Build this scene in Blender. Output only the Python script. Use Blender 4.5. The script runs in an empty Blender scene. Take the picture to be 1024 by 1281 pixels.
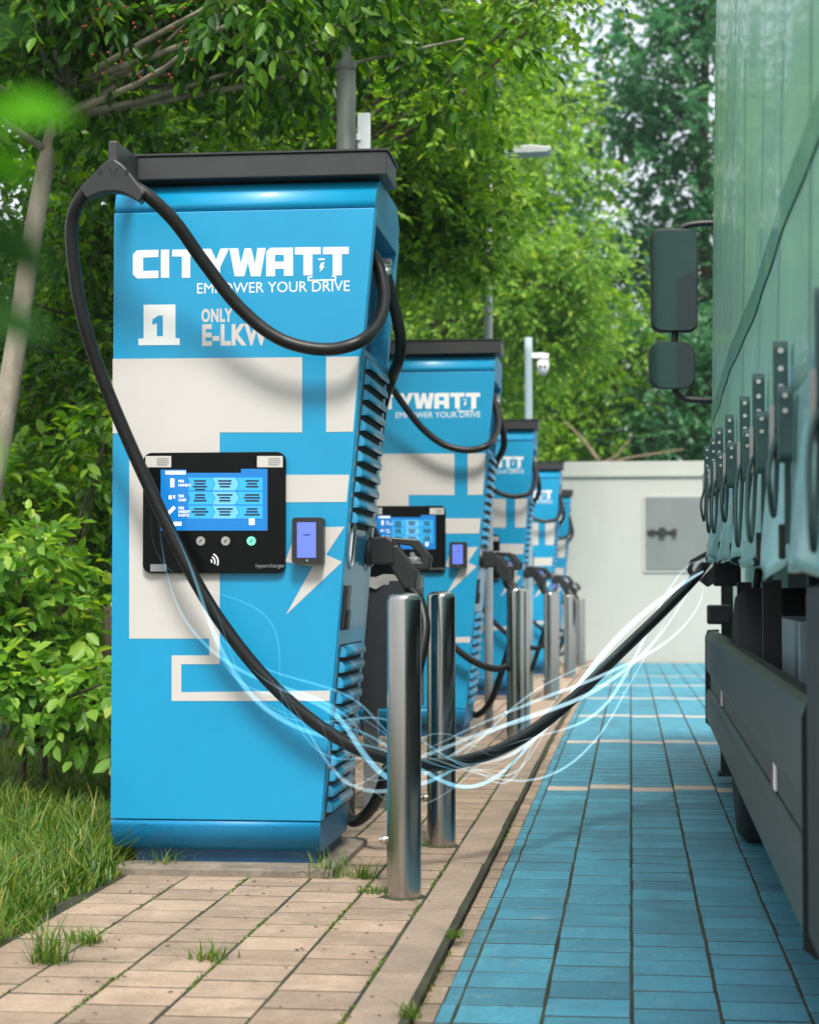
import bpy, bmesh, math, random
import numpy as np
from mathutils import Vector, Matrix
R = math.radians
# ------------------------------------------------------------------ camera, sky, sun
scene = bpy.context.scene
col = scene.collection
cam_d = bpy.data.cameras.new('camera'); cam = bpy.data.objects.new('camera', cam_d); col.objects.link(cam)
cam.location = (0, 0, .97); cam.rotation_euler = (R(90 + 2.246), 0, R(6.363))
cam_d.sensor_fit = 'HORIZONTAL'; cam_d.sensor_width = 36; cam_d.lens = 86.94
cam_d.clip_start = .05; cam_d.clip_end = 2000
cam_d.dof.use_dof = True; cam_d.dof.focus_distance = 6.7; cam_d.dof.aperture_fstop = 5.6
scene.camera = cam
SUN_EL, SUN_AZ = 57, 167          # azimuth clockwise from +Y: behind the camera, a little to the right
w = bpy.data.worlds.new('World'); scene.world = w; w.use_nodes = True
nt = w.node_tree; sky = nt.nodes.new('ShaderNodeTexSky'); sky.sky_type = 'NISHITA'; sky.sun_disc = False
sky.sun_elevation = R(SUN_EL); sky.sun_rotation = R(SUN_AZ); sky.dust_density = 7; sky.air_density = 1.0; sky.ozone_density = 1
cloud = nt.nodes.new('ShaderNodeMixRGB'); cloud.inputs[2].default_value = (6.3, 6.6, 6.8, 1)      # thin even cloud veil over the whole sky
cn = nt.nodes.new('ShaderNodeTexNoise'); cn.inputs['Scale'].default_value = 3; cn.inputs['Detail'].default_value = 5
cr = nt.nodes.new('ShaderNodeMapRange'); cr.inputs['To Min'].default_value = .4; cr.inputs['To Max'].default_value = .9
nt.links.new(cn.outputs[0], cr.inputs[0]); nt.links.new(cr.outputs[0], cloud.inputs[0]); nt.links.new(sky.outputs[0], cloud.inputs[1])
nt.links.new(cloud.outputs[0], nt.nodes['Background'].inputs[0]); nt.nodes['Background'].inputs[1].default_value = .15
sl = bpy.data.lights.new('sun', 'SUN'); sl.energy = 3.0; sl.angle = R(13); sl.color = (1, .95, .87)
so = bpy.data.objects.new('sun', sl); col.objects.link(so)
sdir = Vector((math.sin(R(SUN_AZ)) * math.cos(R(SUN_EL)), math.cos(R(SUN_AZ)) * math.cos(R(SUN_EL)), math.sin(R(SUN_EL))))
so.rotation_euler = sdir.to_track_quat('Z', 'Y').to_euler(); so.location = (-4, -8, 14)
vs = scene.view_settings; vs.view_transform = 'Standard'; vs.look = 'None'; vs.exposure = .62; vs.gamma = 1
scene.cycles.max_bounces = 8; scene.cycles.transparent_max_bounces = 16
# ------------------------------------------------------------------ materials
def mat(name, color=(.5, .5, .5), rough=.5, metal=0, spec=.5, emit=None, estr=0, noise=0, nscale=20, bump=0, bscale=80,
        color2=None, stain=None, objrand=0, coat=0, stretch=None, coords='Object'):
    m = bpy.data.materials.new(name); m.use_nodes = True
    t = m.node_tree; b = t.nodes['Principled BSDF']
    b.inputs['Base Color'].default_value = (*color, 1); b.inputs['Roughness'].default_value = rough
    b.inputs['Metallic'].default_value = metal; b.inputs['Specular IOR Level'].default_value = spec
    b.inputs['Coat Weight'].default_value = coat
    if emit: b.inputs['Emission Color'].default_value = (*emit, 1); b.inputs['Emission Strength'].default_value = estr
    tc = t.nodes.new('ShaderNodeNewGeometry' if coords == 'World' else 'ShaderNodeTexCoord'); src = tc.outputs['Position' if coords == 'World' else coords]; src0 = src
    if stretch:
        mp = t.nodes.new('ShaderNodeMapping'); mp.inputs['Scale'].default_value = stretch
        t.links.new(src, mp.inputs[0]); src = mp.outputs[0]
    if noise or color2:
        n = t.nodes.new('ShaderNodeTexNoise'); n.inputs['Scale'].default_value = nscale; n.inputs['Detail'].default_value = 6; n.inputs['Roughness'].default_value = .65
        t.links.new(src, n.inputs['Vector'])
        r = t.nodes.new('ShaderNodeValToRGB'); t.links.new(n.outputs[0], r.inputs[0])
        c2 = color2 or tuple(c * (1 - noise) for c in color)
        r.color_ramp.elements[0].position = .35; r.color_ramp.elements[1].position = .65
        r.color_ramp.elements[0].color = (*c2, 1); r.color_ramp.elements[1].color = (*color, 1)
        out = r.outputs[0]
        if objrand:
            oi = t.nodes.new('ShaderNodeObjectInfo'); mr = t.nodes.new('ShaderNodeMapRange')
            mr.inputs['To Min'].default_value = 1 - objrand; mr.inputs['To Max'].default_value = 1 + objrand * .6
            t.links.new(oi.outputs['Random'], mr.inputs[0])
            vm = t.nodes.new('ShaderNodeVectorMath'); vm.operation = 'SCALE'
            t.links.new(out, vm.inputs[0]); t.links.new(mr.outputs[0], vm.inputs['Scale']); out = vm.outputs[0]
        for sc_, lo, hi, amt, scol, strt in (stain or ()):
            mp2 = t.nodes.new('ShaderNodeMapping'); mp2.inputs['Scale'].default_value = strt; t.links.new(src0, mp2.inputs[0])
            n3 = t.nodes.new('ShaderNodeTexNoise'); n3.inputs['Scale'].default_value = sc_; n3.inputs['Detail'].default_value = 7; n3.inputs['Roughness'].default_value = .7; t.links.new(mp2.outputs[0], n3.inputs['Vector'])
            m3 = t.nodes.new('ShaderNodeMapRange'); m3.inputs['From Min'].default_value = lo; m3.inputs['From Max'].default_value = hi; m3.inputs['To Max'].default_value = amt; t.links.new(n3.outputs[0], m3.inputs[0])
            x3 = t.nodes.new('ShaderNodeMixRGB'); x3.inputs[2].default_value = (*scol, 1); t.links.new(m3.outputs[0], x3.inputs[0]); t.links.new(out, x3.inputs[1]); out = x3.outputs[0]
        t.links.new(out, b.inputs['Base Color'])
    if bump:
        n2 = t.nodes.new('ShaderNodeTexNoise'); n2.inputs['Scale'].default_value = bscale; n2.inputs['Detail'].default_value = 4
        t.links.new(src, n2.inputs['Vector'])
        bp = t.nodes.new('ShaderNodeBump'); bp.inputs['Strength'].default_value = bump; bp.inputs['Distance'].default_value = .004
        t.links.new(n2.outputs[0], bp.inputs['Height']); t.links.new(bp.outputs[0], b.inputs['Normal'])
    return m
def leafmat(name, dark, mid, bright, trans=.35):
    m = bpy.data.materials.new(name); m.use_nodes = True; t = m.node_tree; b = t.nodes['Principled BSDF']
    g = t.nodes.new('ShaderNodeNewGeometry'); r = t.nodes.new('ShaderNodeValToRGB')
    t.links.new(g.outputs['Random Per Island'], r.inputs[0])
    e = r.color_ramp.elements; e[0].color = (*dark, 1); e[1].color = (*bright, 1); x = e.new(.5); x.color = (*mid, 1); x = e.new(.93); x.color = (*bright, 1); e[-1].position = 1; e[-1].color = (bright[0] * 1.5, bright[1] * 1.12, bright[2] * 1.2, 1)
    t.links.new(r.outputs[0], b.inputs['Base Color']); b.inputs['Roughness'].default_value = .42; b.inputs['Specular IOR Level'].default_value = .4
    tr = t.nodes.new('ShaderNodeBsdfTranslucent')
    hs = t.nodes.new('ShaderNodeHueSaturation'); hs.inputs['Hue'].default_value = .485; hs.inputs['Value'].default_value = 1.7; hs.inputs['Saturation'].default_value = 1.1
    t.links.new(r.outputs[0], hs.inputs['Color']); t.links.new(hs.outputs[0], tr.inputs[0])
    mx = t.nodes.new('ShaderNodeMixShader'); mx.inputs[0].default_value = trans
    t.links.new(b.outputs[0], mx.inputs[1]); t.links.new(tr.outputs[0], mx.inputs[2])
    t.links.new(mx.outputs[0], t.nodes['Material Output'].inputs[0])
    return m
M = {}
M['blue'] = mat('blue_paint', (.001, .29, .545), .42, coat=.12, noise=.10, nscale=2.5, bump=.06, bscale=420, stain=[(150, .66, .72, .3, (.05, .2, .33), (1, 1, 1)), (3, .6, .85, .18, (.08, .25, .40), (1, 1, .3))])
M['blue_base'] = mat('blue_splashed_paint', (.002, .235, .50), .5, noise=.1, nscale=3, bump=.08, bscale=300, stain=[(120, .56, .66, .75, (.03, .05, .06), (1, 1, 1)), (9, .55, .8, .5, (.05, .08, .10), (1, 1, 1))])
M['blue_dark'] = mat('blue_plinth', (.003, .07, .17), .6, noise=.4, nscale=14)
M['blue_side'] = mat('blue_lit_side', (.03, .33, .60), .36, coat=.2, noise=.12, nscale=6, bump=.05, bscale=420)  # cabinet blue made paler: sky light on the side put into the colour
M['white'] = mat('white_film', (.56, .54, .52), .5, noise=.05, nscale=3)
M['letter'] = mat('letter_film', (.74, .76, .77), .5)
M['black'] = mat('black_powder', (.026, .027, .03), .48, noise=.2, nscale=30, bump=.12, bscale=500)
M['roofblack'] = mat('roof_anthracite', (.035, .036, .039), .42, noise=.25, nscale=9, bump=.12, bscale=400)
M['hole'] = mat('dark_recess', (.008, .009, .011), .7)
M['rubber'] = mat('rubber_cable', (.008, .008, .009), .42, spec=.35, noise=.3, nscale=40, bump=.15, bscale=150)
M['plastic'] = mat('black_plastic', (.02, .021, .023), .36, noise=.2, nscale=40, bump=.1, bscale=300)
M['glassblack'] = mat('black_glass', (.003, .0035, .004), .25, spec=.15)
M['screen'] = mat('screen_blue', (.004, .12, .36), .25, emit=(.004, .24, .72), estr=.28)
M['screen_lt'] = mat('screen_light', (.02, .3, .6), .25, emit=(.05, .45, .85), estr=.25)
M['screen_pale'] = mat('screen_pale', (.1, .4, .7), .25, emit=(.16, .55, .88), estr=.25)
M['violet'] = mat('violet_screen', (.1, .15, .6), .25, emit=(.13, .2, .75), estr=.3)
M['ink'] = mat('print_ink', (.012, .02, .035), .5)
M['scrwhite'] = mat('screen_white', (.8, .8, .8), .3, emit=(.8, .9, 1), estr=.2)
M['greenlit'] = mat('lit_button', (.1, .5, .3), .3, emit=(.15, .8, .45), estr=.6)
M['steel'] = mat('brushed_steel', (.45, .44, .42), .19, 1, noise=.16, nscale=60, stretch=(1, 1, .03), bump=.05, bscale=240)
M['polegrey'] = mat('pole_paint', (.42, .45, .46), .5, noise=.12, nscale=8)
M['darkpole'] = mat('weathered_pole', (.12, .14, .125), .55, noise=.3, nscale=8)
M['chrome'] = mat('bare_metal', (.6, .58, .54), .3, 1)
M['galv'] = mat('galvanised', (.34, .36, .37), .5, .6, noise=.25, nscale=20)
M['paver'] = mat('beige_paver', (.365, .27, .195), .85, noise=.2, nscale=9, color2=(.275, .20, .145), objrand=.22, bump=1.0, bscale=120, coords='World', stain=[(2.6, .48, .68, .6, (.14, .11, .08), (1, 1, 1)), (75, .54, .66, .6, (.10, .08, .06), (1, 1, 1)), (14, .55, .7, .4, (.42, .35, .28), (1, 1, 1)), (5, .58, .68, .5, (.10, .11, .05), (1, 1, 1))])
M['kerb'] = mat('beige_kerb', (.34, .255, .19), .85, color2=(.24, .19, .145), nscale=5, objrand=.08, bump=.7, bscale=140, coords='World', stain=[(2.6, .48, .68, .5, (.14, .11, .08), (1, 1, 1)), (75, .54, .66, .6, (.10, .08, .06), (1, 1, 1)), (5, .58, .68, .4, (.10, .11, .05), (1, 1, 1))])
M['lane'] = mat('blue_road_paint', (.055, .27, .37), .62, color2=(.042, .20, .285), nscale=4, objrand=.24, bump=.6, bscale=150, coords='World', stain=[(1.3, .48, .7, .6, (.03, .10, .135), (2.2, .35, 1)), (60, .55, .66, .6, (.03, .07, .085), (1, 1, 1)), (9, .58, .7, .5, (.20, .32, .35), (1, 1, 1)), (22, .64, .70, .8, (.02, .03, .03), (1, 1, 1))])
M['cream'] = mat('cream_line_paver', (.55, .46, .38), .8, noise=.2, nscale=9, objrand=.08, bump=.5, bscale=150)
M['joint'] = mat('joint_soil', (.035, .045, .016), .95, color2=(.014, .012, .009), nscale=3.5, bump=.8, bscale=60)
M['concrete'] = mat('concrete', (.27, .23, .185), .9, noise=.45, nscale=7, bump=.9, bscale=70, coords='World', stain=[(9, .5, .65, .6, (.09, .08, .055), (1, 1, 1))])
M['soil'] = mat('lawn_soil', (.06, .075, .025), .95, color2=(.05, .035, .02), nscale=2.2, bump=1, bscale=30)
M['wall'] = mat('pale_render', (.47, .49, .46), .8, noise=.05, nscale=1.2, bump=.15, bscale=60, coords='World', stain=[(1.1, .5, .8, .3, (.30, .29, .25), (3, 1, .4)), (6, .58, .8, .3, (.32, .31, .27), (1, 1, .5))])
M['hatch'] = mat('grey_hatch', (.20, .225, .225), .5, noise=.12, nscale=3)
M['bark'] = mat('pale_bark', (.42, .37, .30), .85, color2=(.2, .17, .135), nscale=9, stretch=(1, 1, .35), bump=.8, bscale=50)
M['barkdark'] = mat('dark_bark', (.10, .075, .05), .9, color2=(.045, .035, .025), nscale=12, bump=1, bscale=40)
M['twig'] = mat('dry_twig', (.23, .17, .12), .9, noise=.4, nscale=20)
M['berry'] = mat('red_berry', (.25, .02, .015), .35)
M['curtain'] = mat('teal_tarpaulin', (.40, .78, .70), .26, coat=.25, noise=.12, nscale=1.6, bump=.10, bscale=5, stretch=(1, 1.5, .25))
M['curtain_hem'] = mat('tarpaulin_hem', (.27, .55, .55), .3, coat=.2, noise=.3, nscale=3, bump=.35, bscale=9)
M['band'] = mat('darker_band', (.15, .43, .38), .33, coat=.3, noise=.2, nscale=5)
M['buckle'] = mat('buckle_steel', (.05, .115, .11), .42, .3, noise=.3, nscale=30)
M['webbing'] = mat('strap_webbing', (.04, .09, .085), .7, noise=.2, nscale=90)
M['chassis'] = mat('chassis_black', (.008, .012, .012), .6, noise=.4, nscale=6)
M['guard'] = mat('guard_aluminium', (.042, .058, .054), .45, .2, noise=.22, nscale=5, bump=.1, bscale=80)
M['tyre'] = mat('tyre_rubber', (.012, .013, .014), .75, noise=.3, nscale=20)
M['plate'] = mat('pale_plate', (.32, .42, .46), .45, noise=.1)
M['red'] = mat('red_reflector', (.20, .02, .02), .3); M['lampred'] = mat('dim_lamp_lens', (.09, .05, .05), .2)
M['glass'] = mat('dark_window', (.02, .03, .035), .06, coat=.5)
M['mirror'] = mat('mirror_glass', (.15, .20, .20), .03, 1)
M['bag'] = mat('bin_bag', (.35, .34, .33), .3, bump=.6, bscale=40)
M['grass'] = leafmat('grass_blades', (.025, .085, .008), (.075, .18, .016), (.22, .26, .055), .4)
M['lf_dark'] = leafmat('leaf_deep', (.010, .055, .004), (.038, .14, .009), (.14, .31, .022), .42)
M['lf_mid'] = leafmat('leaf_mid', (.035, .12, .010), (.10, .25, .02), (.24, .43, .045), .46)
M['lf_bright'] = leafmat('leaf_bright', (.06, .17, .022), (.15, .33, .04), (.30, .48, .08), .48)
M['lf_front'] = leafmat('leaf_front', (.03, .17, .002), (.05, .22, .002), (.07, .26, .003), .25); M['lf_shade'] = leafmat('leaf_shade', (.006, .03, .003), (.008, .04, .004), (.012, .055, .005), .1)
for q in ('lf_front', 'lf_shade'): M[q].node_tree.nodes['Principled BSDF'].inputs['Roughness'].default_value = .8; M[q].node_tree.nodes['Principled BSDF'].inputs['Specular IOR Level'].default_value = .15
M['lf_far'] = leafmat('leaf_far_hazy', (.025, .105, .05), (.05, .18, .085), (.12, .29, .13), .45)  # lighter teal green: haze over the far trees mixed into the leaf colour
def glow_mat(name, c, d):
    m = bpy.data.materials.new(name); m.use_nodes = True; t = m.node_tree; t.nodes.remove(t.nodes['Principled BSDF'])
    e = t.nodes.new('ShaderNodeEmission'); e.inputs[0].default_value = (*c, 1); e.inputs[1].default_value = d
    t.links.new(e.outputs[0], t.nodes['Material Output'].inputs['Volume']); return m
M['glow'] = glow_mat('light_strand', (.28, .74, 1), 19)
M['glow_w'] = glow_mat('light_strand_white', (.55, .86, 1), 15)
# ------------------------------------------------------------------ helpers
def link(name, me, m, parent=None):
    o = bpy.data.objects.new(name, me); col.objects.link(o)
    if m is not None and not me.materials: me.materials.append(M[m] if isinstance(m, str) else m)
    if parent is not None: o.parent = parent
    return o
def obj(name, bm, m, parent=None, smooth=False, bevel=0):
    bmesh.ops.recalc_face_normals(bm, faces=bm.faces)
    me = bpy.data.meshes.new(name); bm.to_mesh(me); bm.free()
    if smooth: me.polygons.foreach_set('use_smooth', [True] * len(me.polygons))
    o = link(name, me, m, parent)
    if bevel:
        b = o.modifiers.new('bevel', 'BEVEL'); b.width = bevel; b.segments = 2; b.limit_method = 'ANGLE'; b.angle_limit = R(40)
    return o
def tag(o, label=None, cat=None, group=None, kind=None):
    if label: o['label'] = label
    if cat: o['category'] = cat
    if group: o['group'] = group
    if kind: o['kind'] = kind
    return o
def empty(name, loc, label, cat, group=None, rz=0):
    o = bpy.data.objects.new(name, None); col.objects.link(o); o.location = loc; o.rotation_euler = (0, 0, rz); o.empty_display_size = .1
    return tag(o, label, cat, group)
def copy_tree(o, parent=None):
    c = o.copy(); col.objects.link(c)
    if parent is not None: c.parent = parent
    for ch in list(o.children): copy_tree(ch, c)
    return c
def box(bm, x0, x1, y0, y1, z0, z1):
    v = [bm.verts.new(p) for p in [(x0, y0, z0), (x1, y0, z0), (x1, y1, z0), (x0, y1, z0), (x0, y0, z1), (x1, y0, z1), (x1, y1, z1), (x0, y1, z1)]]
    for f in [(0, 3, 2, 1), (4, 5, 6, 7), (0, 1, 5, 4), (1, 2, 6, 5), (2, 3, 7, 6), (3, 0, 4, 7)]: bm.faces.new([v[i] for i in f])
    return v
def prism(bm, pts, y0, y1, ax='y'):
    """polygon pts (a,b) extruded between two planes; ax names the extrusion axis"""
    def P(a, b, c): return {'y': (a, c, b), 'x': (c, a, b), 'z': (a, b, c)}[ax]
    A = [bm.verts.new(P(a, b, y0)) for a, b in pts]; B = [bm.verts.new(P(a, b, y1)) for a, b in pts]
    f = [bm.faces.new(A), bm.faces.new(B[::-1])]
    for q in f: q.normal_update()
    n = len(pts)
    for i in range(n): bm.faces.new((A[i], B[i], B[(i + 1) % n], A[(i + 1) % n]))
    bmesh.ops.triangulate(bm, faces=f)
def rrect(x0, x1, z0, z1, r, n=5):
    out = []
    for cx, cz, a0 in ((x1 - r, z1 - r, 0), (x0 + r, z1 - r, 90), (x0 + r, z0 + r, 180), (x1 - r, z0 + r, 270)):
        for i in range(n + 1):
            a = R(a0 + 90 * i / n); out.append((cx + r * math.cos(a), cz + r * math.sin(a)))
    return out
def ring(bm, outer, inner, y0, y1, ax='y'):
    def P(a, b, c): return {'y': (a, c, b), 'x': (c, a, b), 'z': (a, b, c)}[ax]
    n = len(outer)
    V = [[bm.verts.new(P(a, b, y)) for a, b in L] for L in (outer, inner) for y in (y0, y1)]
    for i in range(n):
        j = (i + 1) % n
        bm.faces.new((V[0][i], V[0][j], V[2][j], V[2][i])); bm.faces.new((V[1][i], V[3][i], V[3][j], V[1][j]))
        bm.faces.new((V[0][i], V[1][i], V[1][j], V[0][j])); bm.faces.new((V[2][i], V[2][j], V[3][j], V[3][i]))
def catmull(pts, sub=6):
    p = [Vector(q) for q in pts]; p = [p[0] * 2 - p[1]] + p + [p[-1] * 2 - p[-2]]
    out = []
    for i in range(1, len(p) - 2):
        for s in range(sub):
            t = s / sub; a, b, c, d = p[i - 1:i + 3]
            out.append(.5 * ((2 * b) + (c - a) * t + (2 * a - 5 * b + 4 * c - d) * t * t + (3 * b - a - 3 * c + d) * t ** 3))
    out.append(p[-2]); return out
def tube(bm, pts, r, n=10, sub=6, smooth=True, cap=True):
    P = catmull(pts, sub) if sub > 1 else [Vector(q) for q in pts]
    rr = r if callable(r) else (lambda t: r)
    up = None; rings = []
    for i, q in enumerate(P):
        d = (P[min(i + 1, len(P) - 1)] - P[max(i - 1, 0)]).normalized()
        if up is None: up = d.orthogonal().normalized()
        up = (up - d * up.dot(d)).normalized(); s = d.cross(up)
        k = rr(i / (len(P) - 1))
        rings.append([bm.verts.new(q + (up * math.cos(2 * math.pi * j / n) + s * math.sin(2 * math.pi * j / n)) * k) for j in range(n)])
    for a, b in zip(rings, rings[1:]):
        for j in range(n):
            f = bm.faces.new((a[j], a[(j + 1) % n], b[(j + 1) % n], b[j])); f.smooth = smooth
    if cap: bm.faces.new(rings[0][::-1]); bm.faces.new(rings[-1])
def cyl(bm, c, r, z0, z1, n=24, r1=None, ax='z'):
    r1 = r if r1 is None else r1
    def P(a, b, k): return {'z': (c[0] + a, c[1] + b, k), 'x': (k, c[0] + a, c[1] + b), 'y': (c[0] + a, k, c[1] + b)}[ax]
    A = [bm.verts.new(P(r * math.cos(2 * math.pi * i / n), r * math.sin(2 * math.pi * i / n), z0)) for i in range(n)]
    B = [bm.verts.new(P(r1 * math.cos(2 * math.pi * i / n), r1 * math.sin(2 * math.pi * i / n), z1)) for i in range(n)]
    bm.faces.new(A[::-1]); bm.faces.new(B)
    for i in range(n): bm.faces.new((A[i], A[(i + 1) % n], B[(i + 1) % n], B[i])).smooth = True
def lathe(bm, prof, n=32, c=(0, 0)):
    rings = [[bm.verts.new((c[0] + r * math.cos(2 * math.pi * i / n), c[1] + r * math.sin(2 * math.pi * i / n), z)) for i in range(n)] if r > 1e-6
             else [bm.verts.new((c[0], c[1], z))] for r, z in prof]
    for a, b in zip(rings, rings[1:]):
        for i in range(n):
            j = (i + 1) % n
            if len(b) == 1: f = bm.faces.new((a[i], a[j], b[0]))
            elif len(a) == 1: f = bm.faces.new((a[0], b[j], b[i]))
            else: f = bm.faces.new((a[i], a[j], b[j], b[i]))
            f.smooth = True
def npmesh(name, V, Fc, nper, smooth=False):
    me = bpy.data.meshes.new(name); V = np.asarray(V, np.float32); Fc = np.asarray(Fc, np.int32)
    me.vertices.add(len(V)); me.vertices.foreach_set('co', V.ravel())
    me.loops.add(Fc.size); me.loops.foreach_set('vertex_index', Fc.ravel())
    k = len(Fc); me.polygons.add(k); me.polygons.foreach_set('loop_start', np.arange(0, k * nper, nper, dtype=np.int32))
    me.polygons.foreach_set('loop_total', np.full(k, nper, np.int32))
    if smooth: me.polygons.foreach_set('use_smooth', np.ones(k, bool))
    me.update(calc_edges=True); return me
_fonts = {}
def textmesh(name, s, size, bold=0, sx=1.0, space=1.0):
    c = bpy.data.curves.new(name, 'FONT'); c.body = s; c.size = size; c.extrude = .0006; c.offset = bold; c.space_character = space
    c.resolution_u = 3
    o = bpy.data.objects.new(name, c); col.objects.link(o)
    bpy.context.view_layer.update()
    me = bpy.data.meshes.new_from_object(o.evaluated_get(bpy.context.evaluated_depsgraph_get()))
    bpy.data.objects.remove(o); bpy.data.curves.remove(c)
    me.transform(Matrix.Diagonal((sx, 1, 1, 1)))
    return me
# height of the made ground along the row: a very slight sag towards the far wall
GY = [0, 6.7, 12.3, 17.8, 23.1, 28.5, 31, 60]; GZ = [0, 0, .022, -.012, -.05, -.115, -.13, -.13]
def g(y): return float(np.interp(y, GY, GZ))
LANE = -.024
# ------------------------------------------------------------------ ground
rng = random.Random(4)
def sheet(name, x0, x1, ys, dz, m, parent=None, xs=1):
    bm = bmesh.new(); rows = []
    for y in ys: rows.append([bm.verts.new((x0 + (x1 - x0) * i / xs, y, g(y) + dz)) for i in range(xs + 1)])
    for a, b in zip(rows, rows[1:]):
        for i in range(xs): bm.faces.new((a[i], a[i + 1], b[i + 1], b[i]))
    return obj(name, bm, m, parent)
YS = [-30, 0, 3, 6.7, 9, 12.3, 15, 17.8, 20, 23.1, 26, 28.5, 31, 60]
tag(sheet('ground', -400, 400, [-400, -30] + YS[1:] + [150, 900], -.16, 'soil'), kind='structure')
lawn = sheet('lawn', -40, -1.75, [-6, 0, 3, 6.7, 9, 12.3, 17.8, 23.1, 28.5, 31, 34], -.012, 'soil', xs=8); tag(lawn, kind='structure')
path = sheet('path', -1.75, -.5, [-2] + YS[1:-2] + [30.48], -.0008, 'joint'); tag(path, kind='structure')
lane = sheet('parking_lane', -.5, 3.6, [-2] + YS[1:-2] + [30.48], LANE - .0008, 'joint'); tag(lane, kind='structure')
def paver_mesh(name, lx, ly, h=.05, ch=.0014):
    bm = bmesh.new(); x, y = lx / 2, ly / 2
    L = [[bm.verts.new(p) for p in [(-x + e, -y + e, z), (x - e, -y + e, z), (x - e, y - e, z), (-x + e, y - e, z)]] for e, z in ((0, -h), (0, -ch), (ch, 0))]
    for a, b in zip(L, L[1:]):
        for i in range(4): bm.faces.new((a[i], a[(i + 1) % 4], b[(i + 1) % 4], b[i]))
    bm.faces.new(L[2])
    me = bpy.data.meshes.new(name); bmesh.ops.recalc_face_normals(bm, faces=bm.faces); bm.to_mesh(me); bm.free(); return me
def lay(parent, name, cols, ystart, yend, pitch, dz, matfn, limit, jx=.009, jy=.015, meshname='paver'):
    """columns of stones, running bond; nearest ones single objects, the rest one joined part"""
    stones = []
    for ci, (xa, xb) in enumerate(cols):
        y = ystart + (pitch / 2 if ci % 2 else 0)
        while y < yend:
            stones.append((abs(y - 3.9) + max(0, (xa + xb) / 2 - .5) * 4 + max(0, -1.6 - xa) * 2, ci, xa, xb, y)); y += pitch
    stones.sort(); cache = {}; rest = {}
    for i, (_, ci, xa, xb, y) in enumerate(stones):
        mk = matfn(y, xa, xb); yc = y + pitch / 2; key = (round(xb - xa, 3), mk)
        if i < limit:
            if key not in cache:
                cache[key] = paver_mesh(meshname, xb - xa - jx, pitch - jy); cache[key].materials.append(M[mk])
            o = link(name, cache[key], None, parent)
            o.location = ((xa + xb) / 2 + rng.uniform(-.0015, .0015), yc + rng.uniform(-.002, .002), g(yc) + dz + rng.uniform(0, .001))
            o.rotation_euler = (rng.uniform(-.002, .002), rng.uniform(-.003, .003), rng.uniform(-.011, .011))
        else: rest.setdefault(mk, []).append((xa, xb, y))
    for mk, L in rest.items():
        bm = bmesh.new()
        for xa, xb, y in L:
            x, yy, zz = (xa + xb) / 2, y + pitch / 2, g(y + pitch / 2) + dz + rng.uniform(0, .0008)
            hx, hy = (xb - xa - jx) / 2, (pitch - jy) / 2
            a = [bm.verts.new((x + sx * hx, yy + sy * hy, zz - .02)) for sx, sy in ((-1, -1), (1, -1), (1, 1), (-1, 1))]
            b = [bm.verts.new((x + sx * (hx - .002), yy + sy * (hy - .002), zz)) for sx, sy in ((-1, -1), (1, -1), (1, 1), (-1, 1))]
            for i in range(4): bm.faces.new((a[i], a[(i + 1) % 4], b[(i + 1) % 4], b[i]))
            bm.faces.new(b)
        tag(obj(name, bm, mk, parent), kind='stuff')
KL, KR = -.645, -.503
pc = [(KL - .2115 * (i + 1), KL - .2115 * i) for i in range(5)] + [(-1.762, KL - .2115 * 5)]
lay(path, 'paver', pc[:5], 2.9, 30.3, .207, 0, lambda y, a, b: 'paver', 300)
LP = .207; lc = [(i * LP, (i + 1) * LP) for i in range(-2, 16)]
lines = (9.75, 12.65, 15.6, 18.5, 21.4, 24.3)
lay(lane, 'blue_paver', lc, 2.9, 30.3, .207, LANE, lambda y, a, b: 'cream' if any(abs(y - q) < .104 for q in lines) else 'lane', 300)
# gutter strip: bare stones with a painted margin on their right
lay(lane, 'gutter_stone', [(KR + .004, -.452)], 2.9, 30.3, .207, LANE, lambda y, a, b: 'paver', 120, jx=.002)
lay(lane, 'painted_gutter_stone', [(-.452, -2 * LP)], 2.9, 30.3, .207, LANE, lambda y, a, b: 'lane', 120, jx=.003)
# kerb stones, one metre each, with a rounded arris on the lane side
bm = bmesh.new()
kw = KR - KL - .006; pr = [(-kw / 2, -.12), (kw / 2, -.12)] + [(kw / 2 - .022 + .022 * math.sin(R(90 - a)), -.022 + .022 * math.sin(R(a))) for a in range(0, 91, 18)] + [(-kw / 2 + .004, 0), (-kw / 2, -.004)]
prism(bm, pr, -.497, .497); bmesh.ops.recalc_face_normals(bm, faces=bm.faces)
km = bpy.data.meshes.new('kerb_stone'); bm.to_mesh(km); bm.free(); km.materials.append(M['kerb'])
for i in range(27):
    y = 3.52 + i * 1.0
    o = link('kerb_stone', km, None, path); o.location = ((KL + KR) / 2, y, g(y) + rng.uniform(0, .003)); o.rotation_euler = (math.atan((g(y + .5) - g(y - .5))), 0, rng.uniform(-.003, .003))
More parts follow.
